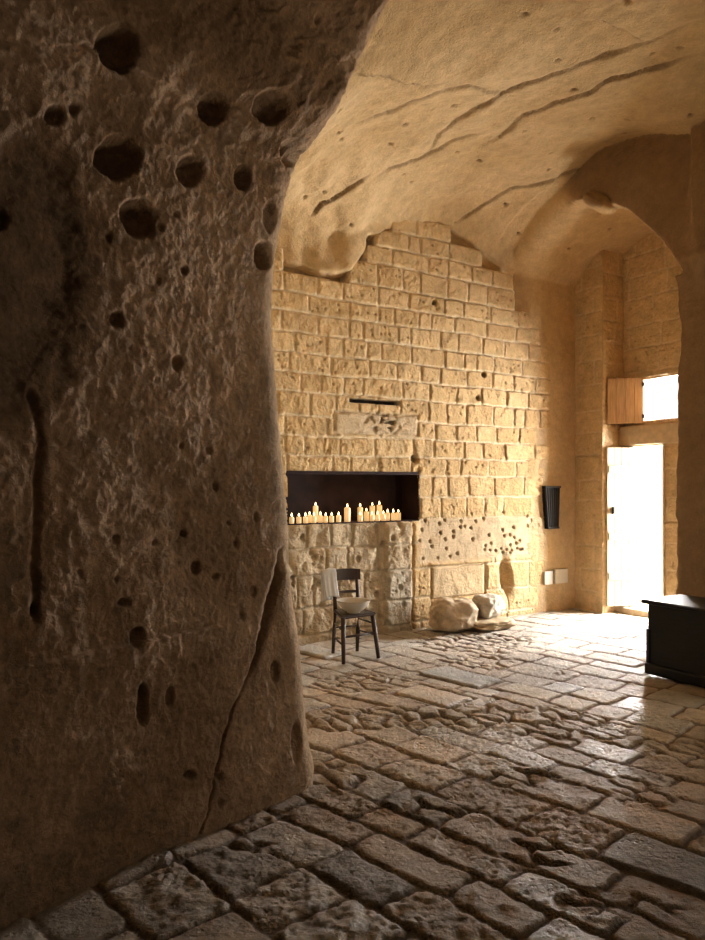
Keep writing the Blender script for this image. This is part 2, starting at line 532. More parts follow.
def H_of(s, n):
    hb = np.interp(s, [-1.7, -0.9, -0.35, 0.1, 0.55, 0.79, 1.2, 2.0, 2.5, 3.0, 3.35, 3.7], [3.2, 3.7, 3.9, 3.9, 4.08, 4.34, 4.47, 4.52, 4.34, 4.08, 3.65, 3.3])
    hm = np.interp(s, [-1.7, -1.2, -0.8, -0.4, 0, 0.5, 1, 2, 2.8, 4], [3.7, 4.1, 4.4, 4.62, 4.78, 4.9, 4.98, 5.04, 5.05, 5.0])
    hm = lerp(hm, np.maximum(hm, 4.95), sst(1.9, 3.0, n))
    g = np.sqrt(np.clip(1 - (1 - np.clip(n / 1.7, 0, 1)) ** 2, 0, 1))
    dr = np.interp(n, [0.8, 1.4, 1.9, 2.5, 3.0, 3.6], [0, 0.14, 0.06, -0.14, -0.12, 0.0]) * sst(1.9, 2.7, s)
    return lerp(hb, hm, g) + dr


ARCH_N = [-0.3, 0.0, 0.26, 0.7, 1.0, 1.25, 1.45, 1.8, 2.115, 2.375, 2.45, 2.6]
ARCH_Z = [3.8, 4.2, 4.5, 4.68, 4.75, 4.72, 4.60, 4.37, 4.07, 3.68, 3.5, 3.2]


CREASES_PX = [[(312, 212), (322, 200), (352, 182), (374, 167)], [(350, 124), (395, 108), (440, 90), (470, 82), (500, 92), (520, 95)],
              [(425, 152), (440, 130), (470, 108), (505, 92), (560, 72), (620, 52), (705, 20)],
              [(478, 148), (520, 118), (575, 92), (640, 70), (705, 54)],
              [(455, 232), (472, 214), (510, 190), (560, 172), (600, 163)],
              [(370, 175), (420, 155), (445, 142), (490, 126)], [(350, 80), (400, 84), (450, 82)], [(565, 18), (600, 24), (650, 42)]]


def ray_ceiling(u, v):
    t = (u - CX) / F; e = (HOR - v) / F
    Y = np.arange(3.0, 9.5, 0.01)
    s, n = to_room(t * Y, Y)
    hit = (EYE + e * Y) > H_of(s, np.maximum(n, 0))
    i = int(np.argmax(hit)) if hit.any() else len(Y) - 1
    return s[i], n[i]


CREASES = [[ray_ceiling(u, v) for u, v in c] for c in CREASES_PX]


def build_cave():
    h = 0.021
    s = np.arange(-2.05, 4.75, h, dtype=np.float32); n = np.arange(-0.42, 4.6, h, dtype=np.float32); z = np.arange(-0.15, 5.5, h, dtype=np.float32)
    s2, n2 = np.meshgrid(s, n, indexing='ij')
    H = H_of(s2, np.maximum(n2, 0)).astype(np.float32)
    # smooth the plan profile a little
    for _ in range(3):
        H[1:-1, 1:-1] = 0.25 * (H[:-2, 1:-1] + H[2:, 1:-1] + H[1:-1, :-2] + H[1:-1, 2:])
    gs, gn = np.gradient(H, h); gl = np.sqrt(1 + gs ** 2 + gn ** 2)
    gl = np.minimum(gl, 3.0)
    s3 = s[:, None, None]; n3 = n[None, :, None]; z3 = z[None, None, :]
    room = (z3 - H[:, :, None]) / gl[:, :, None]
    sz_s, sz_z = np.meshgrid(s, z, indexing='ij')
    sd = poly_sd(sz_s, sz_z, OUTLINE)
    left = 1 - sst(0.4, 1.6, sz_s)
    nb = np.where(sd < 0, -0.22, 0.0) * 1.0
    nb = lerp(-0.22, lerp(-0.035, 0.05, left), sst(-0.05, 0.03, sd + 0.03 * fbm(sz_s, sz_z, 0 * sz_s, 3, 3)))
    inn = (sz_s > NI_S0 - 0.1) & (sz_s < NI_S1 + 0.1) & (sz_z > NI_Z0 - 0.1) & (sz_z < NI_Z1 + 0.1)
    nb = np.where(inn, -0.6, nb).astype(np.float32)
    # flat plastered panel right of the brick
    room = np.maximum(room, nb[:, None, :] - n3)
    bump = 0.10 * np.exp(-((n3 - 2.75) / 0.28) ** 2) * 0 + 0 * z3
    room = np.maximum(room, s3 - (S_R - 0.12 * sst(2.44, 2.56, n3) * sst(3.4, 3.7, z3)))
    sl = np.where(n < 2.5, -1.85, -5.0)[None, :, None]
    room = np.maximum(room, sl - s3)
    az = np.interp(n, ARCH_N, ARCH_Z); az = np.convolve(np.pad(az, 4, mode='edge'), np.ones(9) / 9, 'valid')
    asl = np.sqrt(1 + np.minimum(np.abs(np.gradient(az, h)), 3) ** 2)
    cyl = (z3 - az[None, :, None]) / asl[None, :, None]
    cyl = np.maximum(cyl, -n3)
    cyl = np.maximum(cyl, n3 - np.where(z3 > 3.62, 2.5, 2.29))
    niche = np.maximum(cyl, s3 - (S_D + 0.05))
    niche = np.maximum(niche, 2.0 - s3)
    jamb = np.maximum(4.06 - s3, n3 - (NJ - 0.06))
    niche = np.maximum(niche, -jamb)
    k = lerp(0.45, 0.02, sst(0.7, 1.15, n3 + 0 * z3))
    k = np.broadcast_to(k, room.shape)
    dd = np.maximum(k - np.abs(room - niche), 0) / k
    f = np.minimum(room, niche) - dd * dd * k * 0.25
    del dd
    # stub of rock hanging at the arch crown
    ca, sa = math.cos(0.7), math.sin(0.7)
    q1 = (n3 - 1.40) * ca + (z3 - 4.60) * -sa; q2 = (n3 - 1.40) * sa + (z3 - 4.60) * ca
    nub = (np.sqrt(((s3 - 2.80) / 0.20) ** 2 + (q1 / 0.17) ** 2 + (q2 / 0.085) ** 2) - 1) * 0.1
    f = np.maximum(f, -nub)
    for q, g in ((DOOR, 0.02), (WIN, 0.02)):
        b = np.maximum(np.maximum(np.abs(n3 - 0.5 * (q['n0'] + q['n1'])) - 0.5 * (q['n1'] - q['n0']) - g, np.abs(z3 - 0.5 * (q['z0'] + q['z1'])) - 0.5 * (q['z1'] - q['z0']) - g), 4.2 - s3)
        f = np.minimum(f, b)
    # noise only near the surface
    m = np.abs(f) < 0.22
    I, J, K = np.nonzero(m)
    ps, pn, pz = s[I], n[J], z[K]
    amp = np.where(ps > 2.6, np.where((pn > 1.3) & (ps < 2.95), 0.55, 0.35), 1.0) * np.where((pn < 0.5) & (ps > 3.3), 0.35, 1)
    nz = 0.075 * fbm(ps, pn, pz, 0.9, 2) + 0.022 * fbm(ps + 3, pn, pz, 3.0, 3)
    # vertical flutes on the left flank above the bricks
    nz += 0.05 * perlin(ps * 4.2 + pn * 1.5, pn * 3.0, pz * 0.9) * sst(0.9, 0.2, ps) * sst(1.6, 0.3, pn)
    f[I, J, K] += (nz * amp).astype(np.float32)
    # surface nets
    ins = f < 0
    nx, ny, nzn = f.shape
    cnt = np.zeros((nx - 1, ny - 1, nzn - 1), np.int8)
    for a in (0, 1):
        for b in (0, 1):
            for c in (0, 1):
                cnt += ins[a:nx - 1 + a, b:ny - 1 + b, c:nzn - 1 + c]
    act = (cnt > 0) & (cnt < 8)
    vi = np.full(act.shape, -1, np.int64)
    ci = np.argwhere(act); vi[act] = np.arange(len(ci))
    acc = np.zeros((len(ci), 3)); num = np.zeros(len(ci))
    corner = {}
    for a in (0, 1):
        for b in (0, 1):
            for c in (0, 1):
                corner[(a, b, c)] = f[ci[:, 0] + a, ci[:, 1] + b, ci[:, 2] + c].astype(np.float64)
    ks = list(corner)
    for i in range(8):
        for j in range(i + 1, 8):
            A, B = np.array(ks[i]), np.array(ks[j])
            if np.abs(A - B).sum() != 1: continue
            fa, fb = corner[ks[i]], corner[ks[j]]
            x = (fa < 0) != (fb < 0)
            t = np.where(x, fa / np.where(x, fa - fb, 1), 0)
            acc[x] += A + t[x, None] * (B - A); num[x] += 1
    V = (ci + acc / num[:, None]) * h + np.array([s[0], n[0], z[0]])
    faces = []
    for ax in range(3):
        sl0 = [slice(1, -1)] * 3; sl0[ax] = slice(0, -1)
        sl1 = list(sl0); sl1[ax] = slice(1, None)
        a0 = ins[tuple(sl0)]; a1 = ins[tuple(sl1)]
        idx = np.argwhere(a0 != a1)
        inside0 = a0[a0 != a1]
        off = np.array([1, 1, 1]); off[ax] = 0
        idx = idx + off
        o1, o2 = [q for q in range(3) if q != ax]
        if ax == 1: o1, o2 = o2, o1
        quad = []
        for (d1, d2) in ((-1, -1), (0, -1), (0, 0), (-1, 0)):
            c = idx.copy(); c[:, o1] += d1; c[:, o2] += d2
            quad.append(vi[c[:, 0], c[:, 1], c[:, 2]])
        quad = np.stack(quad, 1)
        quad[inside0] = quad[inside0]
        quad[inside0] = quad[inside0][:, ::-1]
        faces.append(quad)
    Fc = np.concatenate(faces)
    # outward gradient at vertices -> normals pointing into the air
    def vertex_normals(Vv):
        e1 = Vv[Fc[:, 1]] - Vv[Fc[:, 0]]; e2 = Vv[Fc[:, 2]] - Vv[Fc[:, 0]]; e3 = Vv[Fc[:, 3]] - Vv[Fc[:, 0]]
        fn = np.cross(e1, e2) + np.cross(e2, e3)
        nn = np.zeros_like(Vv)
        for q in range(4): np.add.at(nn, Fc[:, q], fn)
        return nn / (np.linalg.norm(nn, axis=1)[:, None] + 1e-12)
    # relax once to take off voxel steps
    nb_s = np.zeros_like(V); nb_c = np.zeros(len(V))
    for q in range(4):
        for w in (1, 3):
            np.add.at(nb_s, Fc[:, q], V[Fc[:, (q + w) % 4]]); np.add.at(nb_c, Fc[:, q], 1)
    V = 0.5 * V + 0.5 * nb_s / nb_c[:, None]
    nrm = vertex_normals(V)
    vs, vn, vz = V[:, 0], V[:, 1], V[:, 2]
    top_ = (vz > 4.4) & (np.abs(nrm[:, 2]) > 0.8) & (vs > 0) & (vs < 2.5) & (vn > 1)
    if nrm[top_, 2].mean() > 0:          # faces must look into the air
        Fc = Fc[:, ::-1].copy(); nrm = -nrm
    disp = 0.007 * fbm(vs, vn, vz, 10, 3)
    ceilw = sst(0.0, 0.35, -nrm[:, 2])
    crk = np.zeros(len(V))
    for kx, cr in enumerate(CREASES):
        d, sg, al = line_sd(vs + 0.03 * fbm(vs, vn, vz, 3.5, 2), vn + 0.03 * fbm(vs + 9, vn, vz, 3.5, 2), cr)
        fade = np.minimum(1, np.minimum(al, 1 - al) * 6)
        a = (0.10 if kx in (2, 3, 4, 0) else 0.07) * fade * ceilw
        disp += a * (0.17 + 0.16 * perlin(vs * 1.6, vn * 1.6, vz) if kx < 6 else 0.6) * np.where((sg < 0) if kx < 6 else (sg > 0), np.exp(-d / 0.30), -np.exp(-d / 0.06) * 0.35)
        disp -= 0.012 * np.exp(-(d / 0.03) ** 2) * fade * ceilw
        crk = np.maximum(crk, 0.7 * np.exp(-(d / 0.02) ** 2) * fade * ceilw * (1.0 if kx in (2, 3, 4, 0) else 0.8) * (0.9 + 0.4 * perlin(vs * 2.2, vn * 2.2, vz)))
    # small sockets and pocks
    f1, f2, cid = worley(vs * 3.1 + vz, vn * 3.1 + vz * 0.7)
    pock = (1 - sst(0.03, 0.085, f1)) * (cid > 0.72) * sst(0.5, 0.8, -nrm[:, 2])
    disp -= 0.04 * pock
    V = V + nrm * disp[:, None]
    vs, vn, vz = V[:, 0], V[:, 1], V[:, 2]
    nrm = vertex_normals(V)
    col = mix3((0.52, 0.365, 0.185), (0.61, 0.445, 0.245), sst(-0.5, 0.5, fbm(vs, vn, vz, 0.8, 3)))
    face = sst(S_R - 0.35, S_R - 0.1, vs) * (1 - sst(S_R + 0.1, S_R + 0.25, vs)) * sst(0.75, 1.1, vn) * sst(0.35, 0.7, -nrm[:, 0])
    col = mix3(col, (0.25, 0.165, 0.095), 0.95 * face)  # brown rock face, its shade deepened in the colour
    band = sst(3.2, 3.4, vs) * (1 - sst(0.1, 0.25, vn)) * (1 - sst(2.8, 3.4, vz))
    col = mix3(col, (0.60, 0.44, 0.26), band)
    col = mix3(col, (0.13, 0.08, 0.045), np.clip(0.95 * np.maximum(crk, pock), 0, 1))
    X, Y = to_world(vs, vn)
    Wd = np.stack([X, Y, vz], -1)
    Nw = np.stack([nrm[:, 0] * WX + nrm[:, 1] * NX, nrm[:, 0] * WY + nrm[:, 1] * NY, nrm[:, 2]], -1)
    fc = V[Fc].mean(1); fnz = nrm[Fc].mean(1)[:, 2]
    # drop what lies behind the brick and the door wall
    hide = (fc[:, 1] < -0.12) & (fc[:, 0] < 3.3)
    is_right = (fc[:, 0] > S_R - 0.04) | ((fc[:, 0] > 2.45) & (fnz > -0.35) & (fc[:, 1] > 0.3))
    outs = []
    for nm, msk in (('ceiling', ~is_right & ~hide), ('wall_right', is_right & ~hide)):
        v_, f_, c_, n_ = compact(Wd, Fc[msk][:, ::-1], col, Nw)   # (s, n, z) is left-handed
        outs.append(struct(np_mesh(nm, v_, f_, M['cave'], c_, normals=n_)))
    return outs


build_cave()


# ------------------------------------------------------------------ door wall masonry (jamb, reveal, wall around door and window)
def panel(a0, a1, z0, z1, place, seed, rows_h=0.3, st=0.012, cuts=(), top=None):
    a = np.arange(a0, a1 + st, st); a[-1] = a1
    z = np.arange(z0, z1 + st, st)
    A, Z = np.meshgrid(a, z, indexing='ij')
    rng = random.Random(seed)
    rows = [-0.35]
    while rows[-1] < 5.2: rows.append(rows[-1] + rows_h * rng.uniform(0.85, 1.15))
    h, col, d, rnd, ok, edge = block_surface(A, Z, rows, seed, depth=0.012, lmin=0.35, lmax=0.6)
    fade = sst(0, 0.04, np.minimum(A - a0, a1 - A))
    h = h * (0.25 + 0.75 * fade)
    col = mix3(col, (0.60, 0.46, 0.29), 0.45 + 0 * h)
    V = place(A, Z, h)
    ac = 0.5 * (A[:-1, :-1] + A[1:, 1:]); zc = 0.5 * (Z[:-1, :-1] + Z[1:, 1:])
    cut = np.zeros(ac.shape, bool)
    for q in cuts: cut |= (ac > q['n0']) & (ac < q['n1']) & (zc > q['z0']) & (zc < q['z1'])
    f = grid_faces(len(a), len(z), ~cut)
    return V.reshape(-1, 3), f, col.reshape(-1, 3)


def stackxyz(s, n, z):
    X, Y = to_world(s, n); return np.stack([X, Y, z], -1)


parts = [panel(-0.06, NJ, -0.1, 4.75, lambda A, Z, h: stackxyz(4.0 - h, A, Z), 3, 0.30),
         panel(4.0, 4.42, -0.1, 4.75, lambda A, Z, h: stackxyz(A, NJ + h, Z), 4, 0.30),
         panel(NJ - 0.02, 2.4, -0.1, 4.85, lambda A, Z, h: stackxyz(S_D - h, A, Z), 8, 0.31, cuts=(DOOR, WIN))]
VV, FF, CC = [], [], []; o_ = 0
for i, (v, f, c) in enumerate(parts):
    VV.append(v); FF.append((f[:, ::-1] if i != 1 else f) + o_); CC.append(c); o_ += len(v)
struct(np_mesh('wall_door_side', np.concatenate(VV), np.concatenate(FF), M['brick'], np.concatenate(CC)))


# ------------------------------------------------------------------ rock pillar on the left
SIL = [(830, 300), (800, 311), (785, 313), (765, 314), (740, 309), (700, 305), (650, 301), (600, 294), (560, 290), (520, 287), (480, 284), (440, 281), (400, 278),
       (360, 275), (330, 272), (300, 272), (270, 274), (250, 276), (225, 281), (200, 284), (175, 288), (150, 303), (130, 322), (110, 338), (90, 345),
       (70, 352), (50, 360), (30, 372), (10, 384), (-20, 398), (-80, 420), (-200, 470)]
PZ = 4.0
SIL_Z = np.array([EYE + (HOR - v) / F * PZ for v, u in SIL]); SIL_X = np.array([(u - CX) / F * PZ for v, u in SIL])
DIRX, DIRY = 0.625, 0.7806


def build_pillar():
    # plan path: straight face, rounded corner, then away behind
    L0 = 3.6; r = 0.16
    ex, ey = -0.30, 3.86          # end of straight part
    a0 = math.atan2(DIRY, DIRX)   # heading
    a1 = math.radians(128)
    arc = r * (a1 - a0); L2 = 1.7
    st = 0.0075
    a = np.arange(-L0, arc + L2, st)
    z = np.arange(-0.12, 5.25, st)
    A, Z = np.meshgrid(a, z, indexing='ij')
    cx, cy = ex - r * math.sin(a0), ey + r * math.cos(a0)
    hd = a0 + np.clip(A, 0, arc) / r
    X = np.where(A < 0, ex + DIRX * A, cx + r * np.sin(hd) + np.cos(hd) * np.maximum(A - arc, 0))
    Y = np.where(A < 0, ey + DIRY * A, cy - r * np.cos(hd) + np.sin(hd) * np.maximum(A - arc, 0))
    nx, ny = np.sin(hd), -np.cos(hd)
    base = cx + r                      # rightmost point of plan
    dx = np.interp(Z, SIL_Z, SIL_X) - base
    w = np.where(A < 0, 1 - sst(0.0, 1.7, -A) * 0.75, 1.0)
    wl = np.where(A < 0, 1 - sst(0.0, 1.0, -A), 1.0)
    X = X + np.where(dx > -0.05, dx * wl, dx * w) 
    # surface relief
    q = fbm(A, Z, 0 * A + 1.5, 0.9, 3)
    h = 0.022 * q + 0.009 * fbm(A * 0.8, Z, 0 * A + 5, 3.5, 3) + 0.007 * fbm(A * 0.8, Z, 0 * A + 8, 14, 4) + 0.003 * fbm(A, Z, 0 * A + 2, 45, 2)
    up = sst(2.9, 3.8, Z) * sst(-1.2, -0.3, A)
    h += up * (0.035 * fbm(A * 1.4, Z, 0 * A + 30, 2.2, 4, ridge=True) - 0.02)
    h += 0.0045 * fbm(A, Z, 0 * A + 77, 26, 3)
    corner = np.exp(-((A - 0.05) / 0.25) ** 2)
    h *= 1 - 0.8 * corner * (1 - sst(2.8, 3.3, Z))
    # image position of the undisplaced face
    U = CX + F * X / np.maximum(Y, 0.2); Vv = HOR - F * (Z - EYE) / np.maximum(Y, 0.2)
    front = (A < arc * 0.8) & (Y > 1.0)
    dark = np.zeros(A.shape)
    jit = 1 + 0.20 * fbm(A, Z, 0 * A + 3, 5, 4)
    HOLES = [(118, 47, 24, 29, .20), (117, 157, 25, 24, .20), (137, 219, 21, 22, .17), (55, 115, 12, 12, .07), (214, 107, 15, 17, .13), (190, 172, 15, 17, .12),
             (270, 108, 22, 20, .16), (291, 153, 15, 16, .14), (243, 178, 9, 14, .09), (270, 216, 8, 18, .06), (264, 255, 11, 16, .13), (118, 319, 8, 10, .07),
             (178, 363, 6, 9, .06), (183, 271, 5, 6, .04), (139, 637, 8, 11, .08), (144, 706, 7, 27, .09), (172, 698, 6, 14, .04), (199, 568, 5, 9, .05),
             (157, 543, 4, 4, .03), (186, 534, 4, 5, .04), (190, 776, 6, 6, .06), (277, 672, 6, 16, .05), (297, 745, 6, 24, .05), (126, 603, 8, 6, .05), (5, 217, 12, 14, .12),
             (218, 577, 4, 4, .03), (229, 523, 3, 3, .02), (254, 592, 4, 7, .03), (118, 540, 4, 6, .03), (182, 446, 3, 4, .03), (210, 450, 4, 4, .03), (175, 215, 4, 4, .02),
             (76, 108, 6, 6, .03), (35, 610, 5, 8, .06), (35, 395, 5, 9, .03), (118, 580, 3, 4, .02), (82, 574, 3, 5, .02)]
    for (u, v, ru, rv, dep) in HOLES:
        e = np.hypot((U - u) / ru, (Vv - v) / rv) * jit
        # undercut on the far side: sharp on the left, sloping out on the right
        k = np.where(front, 1 - sst(0.5, 1.0, e), 0) * np.clip(0.72 - 0.42 * (U - u) / ru - 0.15 * (Vv - v) / rv, 0.2, 1.2)
        h -= dep * k
        dark = np.maximum(dark, k * min(1, dep / 0.08))
    # the long crack and the slab right of it
    crack = [(196, 842), (207, 815), (215, 780), (222, 745), (232, 715), (243, 690), (255, 665), (264, 635), (273, 600), (281, 575), (284, 552)]
    d, sg, al = line_sd(U + 1.5 * fbm(A, Z, 0 * A, 9, 3), Vv, crack)
    d = np.where(front, d, 1e3)
    wid = 1.2 + 3.0 * sst(0.45, 0.85, al)
    h -= 0.06 * np.exp(-(d / wid) ** 2)
    h += np.where(sg * 1.0 > 0, 0.0, 0.0)
    right = np.where(front & (Vv > 545), 1, 0) * np.where(sg > 0, 1, 0)
    h += -0.012 * np.exp(-d / 40) * (sg > 0) * (Vv > 540) * front
    dark = np.maximum(dark, 0.8 * np.exp(-(d / wid) ** 2))
    groove = [(38, 395), (41, 440), (38, 500), (36, 560), (35, 620)]
    d, sg, al = line_sd(U + 2 * fbm(A, Z, 0 * A + 8, 6, 3), Vv, groove)
    h -= 0.03 * np.exp(-(d / 3.5) ** 2) * (Y > 1.0)
    # smoother hollow far left
    e = np.hypot((U - 20) / 75, (Vv - 270) / 150)
    h -= 0.06 * (1 - sst(0.5, 1.1, e * jit)) * (Y > 1.0)
    # small pits
    f1, f2, cid = worley(A * 8, Z * 6)
    pit = (1 - sst(0.05, 0.2, f1)) * (cid > 0.95)
    h -= 0.02 * pit
    X = X + nx * h; Y = Y + ny * h
    col = mix3((0.275, 0.175, 0.10), (0.37, 0.245, 0.15), sst(-0.5, 0.5, fbm(A, Z, 0 * A + 3, 1.4, 4)))
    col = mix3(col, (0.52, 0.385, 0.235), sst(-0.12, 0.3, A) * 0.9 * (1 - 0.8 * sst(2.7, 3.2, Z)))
    col = mix3(col, (0.16, 0.105, 0.07), 0.75 * (1 - sst(0.5, 1.15, np.hypot((U - 20) / 95, (Vv - 270) / 170) * jit)) * (Y > 1.0))  # far-left hollow darkened in colour for the falloff of light
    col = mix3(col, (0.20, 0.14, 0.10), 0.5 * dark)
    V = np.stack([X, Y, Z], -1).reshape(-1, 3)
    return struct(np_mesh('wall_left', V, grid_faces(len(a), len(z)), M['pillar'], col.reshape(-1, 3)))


build_pillar()


# ------------------------------------------------------------------ floor paving
FA = math.radians(-46)


def build_floor():
    st = 0.0105
    x = np.arange(-2.9, 4.7, st); y = np.arange(1.5, 10.1, st)
    X, Y = np.meshgrid(x, y, indexing='ij')
    p = X * math.cos(FA) + Y * math.sin(FA); q = -X * math.sin(FA) + Y * math.cos(FA)
    wq = q + 0.035 * fbm(X, Y, 0 * X + 3, 1.3, 3); wp = p + 0.03 * fbm(X, Y, 0 * X + 13, 1.6, 3)
    rng = random.Random(21)
    rows = [q.min() - 0.3]
    while rows[-1] < q.max() + 0.3: rows.append(rows[-1] + rng.choice([0.22, 0.25, 0.28, 0.31, 0.35]))
    rows = np.array(rows)
    ri = np.clip(np.searchsorted(rows, wq.ravel()) - 1, 0, len(rows) - 2).reshape(q.shape)
    d = np.zeros(q.shape); rnd = np.zeros(q.shape + (5,)); lp = np.zeros(q.shape); lq = np.zeros(q.shape)
    for r in range(len(rows) - 1):
        m = ri == r
        if not m.any(): continue
        js = [p.min() - 0.5 - rng.random() * 0.4]
        while js[-1] < p.max() + 0.6: js.append(js[-1] + rng.uniform(0.26, 0.58))
        js = np.array(js)
        xx = wp[m]; k = np.clip(np.searchsorted(js, xx) - 1, 0, len(js) - 2)
        dx = np.minimum(xx - js[k], js[k + 1] - xx); dz = np.minimum(wq[m] - rows[r], rows[r + 1] - wq[m])
        rr = 0.045
        ax = np.maximum(rr - dx, 0); az = np.maximum(rr - dz, 0)
        d[m] = np.where((ax > 0) & (az > 0), rr - np.hypot(ax, az), np.minimum(dx, dz))
        rnd[m] = np.array([[rng.random() for _ in range(5)] for _ in range(len(js))])[k]
        lp[m] = xx - 0.5 * (js[k] + js[k + 1]); lq[m] = wq[m] - 0.5 * (rows[r] + rows[r + 1])
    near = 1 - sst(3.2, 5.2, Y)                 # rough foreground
    U = CX + F * X / Y; V = HOR + F * EYE / Y
    # big slabs by the wall and rubble patches
    rub = np.zeros(q.shape)
    for (u, v, ru, rv) in ((362, 680, 45, 10), (470, 640, 55, 10), (450, 716, 90, 11), (560, 722, 70, 14), (350, 720, 50, 12), (475, 660, 40, 8), (640, 790, 40, 16), (545, 850, 45, 16), (330, 775, 35, 14), (700, 750, 50, 12),
                           (620, 900, 60, 16), (440, 805, 40, 9), (520, 775, 40, 8), (250, 845, 26, 7)):
        cx_, cy_ = on_floor(u, v); rx = ru * cy_ / F; ry = rv * cy_ * cy_ / (F * EYE)
        rub = np.maximum(rub, 1.25 - np.hypot((X - cx_) / rx, (Y - cy_) / ry))
    rub = sst(0.12, 0.4, rub + 0.28 * fbm(X, Y, 0 * X + 40, 2.5, 3))
    rough = fbm(X, Y, 0 * X + 6, 10, 4); fine = fbm(X, Y, 0 * X + 6, 34, 3)
    dd = d + 0.010 * rough
    edge = sst(0.002, 0.024, dd)
    ra = rnd[..., 3]
    h = edge * (0.016 + 0.012 * (rnd[..., 0] - 0.5)) + edge * ((rnd[..., 1] - 0.5) * 0.05 * lp + (rnd[..., 2] - 0.5) * 0.08 * lq)
    h += edge * (0.003 + 0.007 * ra * (0.25 + near)) * rough + 0.003 * (0.3 + ra) * fine
    f1, f2, cid = worley(X * 24, Y * 24)
    pit = (1 - sst(0.12, 0.42, f1)) * (cid > 0.5) * edge * sst(0.35, 0.9, ra) * (0.35 + 0.65 * near)
    h -= 0.010 * pit
    calm = sst(4.8, 6.2, Y); h *= 1 - 0.4 * calm
    # rubble
    wx = X + 0.03 * rough; wy = Y + 0.03 * fine
    r1, r2, rid = worley((p + 0.03 * rough) * 4.6, (q + 0.03 * fbm(X, Y, 0 * X + 70, 5, 3)) * 8.5)
    rh = sst(0.03, 0.28, r2 - r1)
    hr = (1 - 0.35 * calm) * rh * (0.012 + 0.024 * rid) + 0.008 * rough + 0.003 * fine - 0.008
    h = h * (1 - rub) + hr * rub
    edge = edge * (1 - rub) + rh * rub
    h += 0.02 * fbm(X, Y, 0 * X + 90, 0.7, 2)
    # a few big flat slabs
    slabs = [((302, 656), (333, 645), 0.30, (0.40, 0.40, 0.38)), ((424, 672), (498, 680), 0.36, (0.40, 0.41, 0.41)), ((400, 690), (466, 700), 0.34, (0.44, 0.36, 0.27))]
    slabmask = np.zeros(q.shape); slabcol = np.zeros(q.shape + (3,), np.float32)
    for (pa, pb, wd, cc) in slabs:
        ax_, ay_ = on_floor(*pa); bx_, by_ = on_floor(*pb)
        cxm, cym = 0.5 * (ax_ + bx_), 0.5 * (ay_ + by_)
        ln = math.hypot(bx_ - ax_, by_ - ay_)
        pp = (X - cxm) * math.cos(FA) + (Y - cym) * math.sin(FA); qq = -(X - cxm) * math.sin(FA) + (Y - cym) * math.cos(FA)
        sd = np.minimum(ln * 0.5 - np.abs(pp), wd * 0.5 - np.abs(qq)) + 0.006 * rough
        i_ = sst(-0.03, -0.005, sd); e_ = sst(0.0, 0.03, sd)
        h = h * (1 - i_) + i_ * (0.026 * e_ + 0.002 * rough)
        edge = edge * (1 - i_) + i_ * e_
        slabmask = np.maximum(slabmask, e_); slabcol = np.where((e_ > 0)[..., None], np.asarray(cc, np.float32), slabcol)
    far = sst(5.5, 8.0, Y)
    c = mix3((0.33, 0.255, 0.18), (0.46, 0.375, 0.275), rnd[..., 4])
    c = mix3(c, (0.40, 0.375, 0.325), 0.8 * sst(0.62, 0.8, rnd[..., 2]) * (1 - 0.4 * near))
    c = mix3(c, (0.16, 0.15, 0.135), 0.75 * sst(0.94, 0.96, rnd[..., 0]) * near)
    c = mix3(c, (0.36, 0.29, 0.21), rub * 0.6)
    c = mix3(c, slabcol, slabmask)
    c = mix3(c, (0.66, 0.62, 0.55), 0.65 * far)  # pale paving towards the door, its pool of light added in the colour
    c = mix3(c, c * 0.55, 0.6 * pit)
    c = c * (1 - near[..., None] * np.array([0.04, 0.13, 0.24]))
    c = mix3((0.17, 0.115, 0.075), c, sst(0.1, 0.75, edge))
    c = c * (0.85 + 0.3 * sst(-0.6, 0.6, fbm(X, Y, 0 * X + 55, 1.2, 3)))[..., None]
    g = 0.62 - 0.20 * sst(0.62, 0.8, rnd[..., 2]) * (1 - rub) - 0.06 * rub + 0.25 * (1 - edge) + 0.06 * fine
    Vt = np.stack([X, Y, h - 0.022], -1).reshape(-1, 3)
    s_, n_ = to_room(X[:-1, :-1], Y[:-1, :-1])
    keep = (n_ > -0.25) & (s_ < 4.75)
    f = grid_faces(len(x), len(y), keep)
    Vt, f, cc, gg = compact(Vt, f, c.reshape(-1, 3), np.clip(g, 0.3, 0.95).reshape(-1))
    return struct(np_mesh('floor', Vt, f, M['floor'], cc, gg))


build_floor()

# ------------------------------------------------------------------ rest of the room, out of the frame: closes it against the sky
def slab(name, quads, mat, colr):
    V, Fq = [], []
    for q in quads:
        Fq.append([len(V) + i for i in range(4)]); V += [list(v) for v in q]
    a = np.tile(np.array(colr), (len(V), 1))
    return struct(np_mesh(name, V, Fq, mat, a, smooth=False))


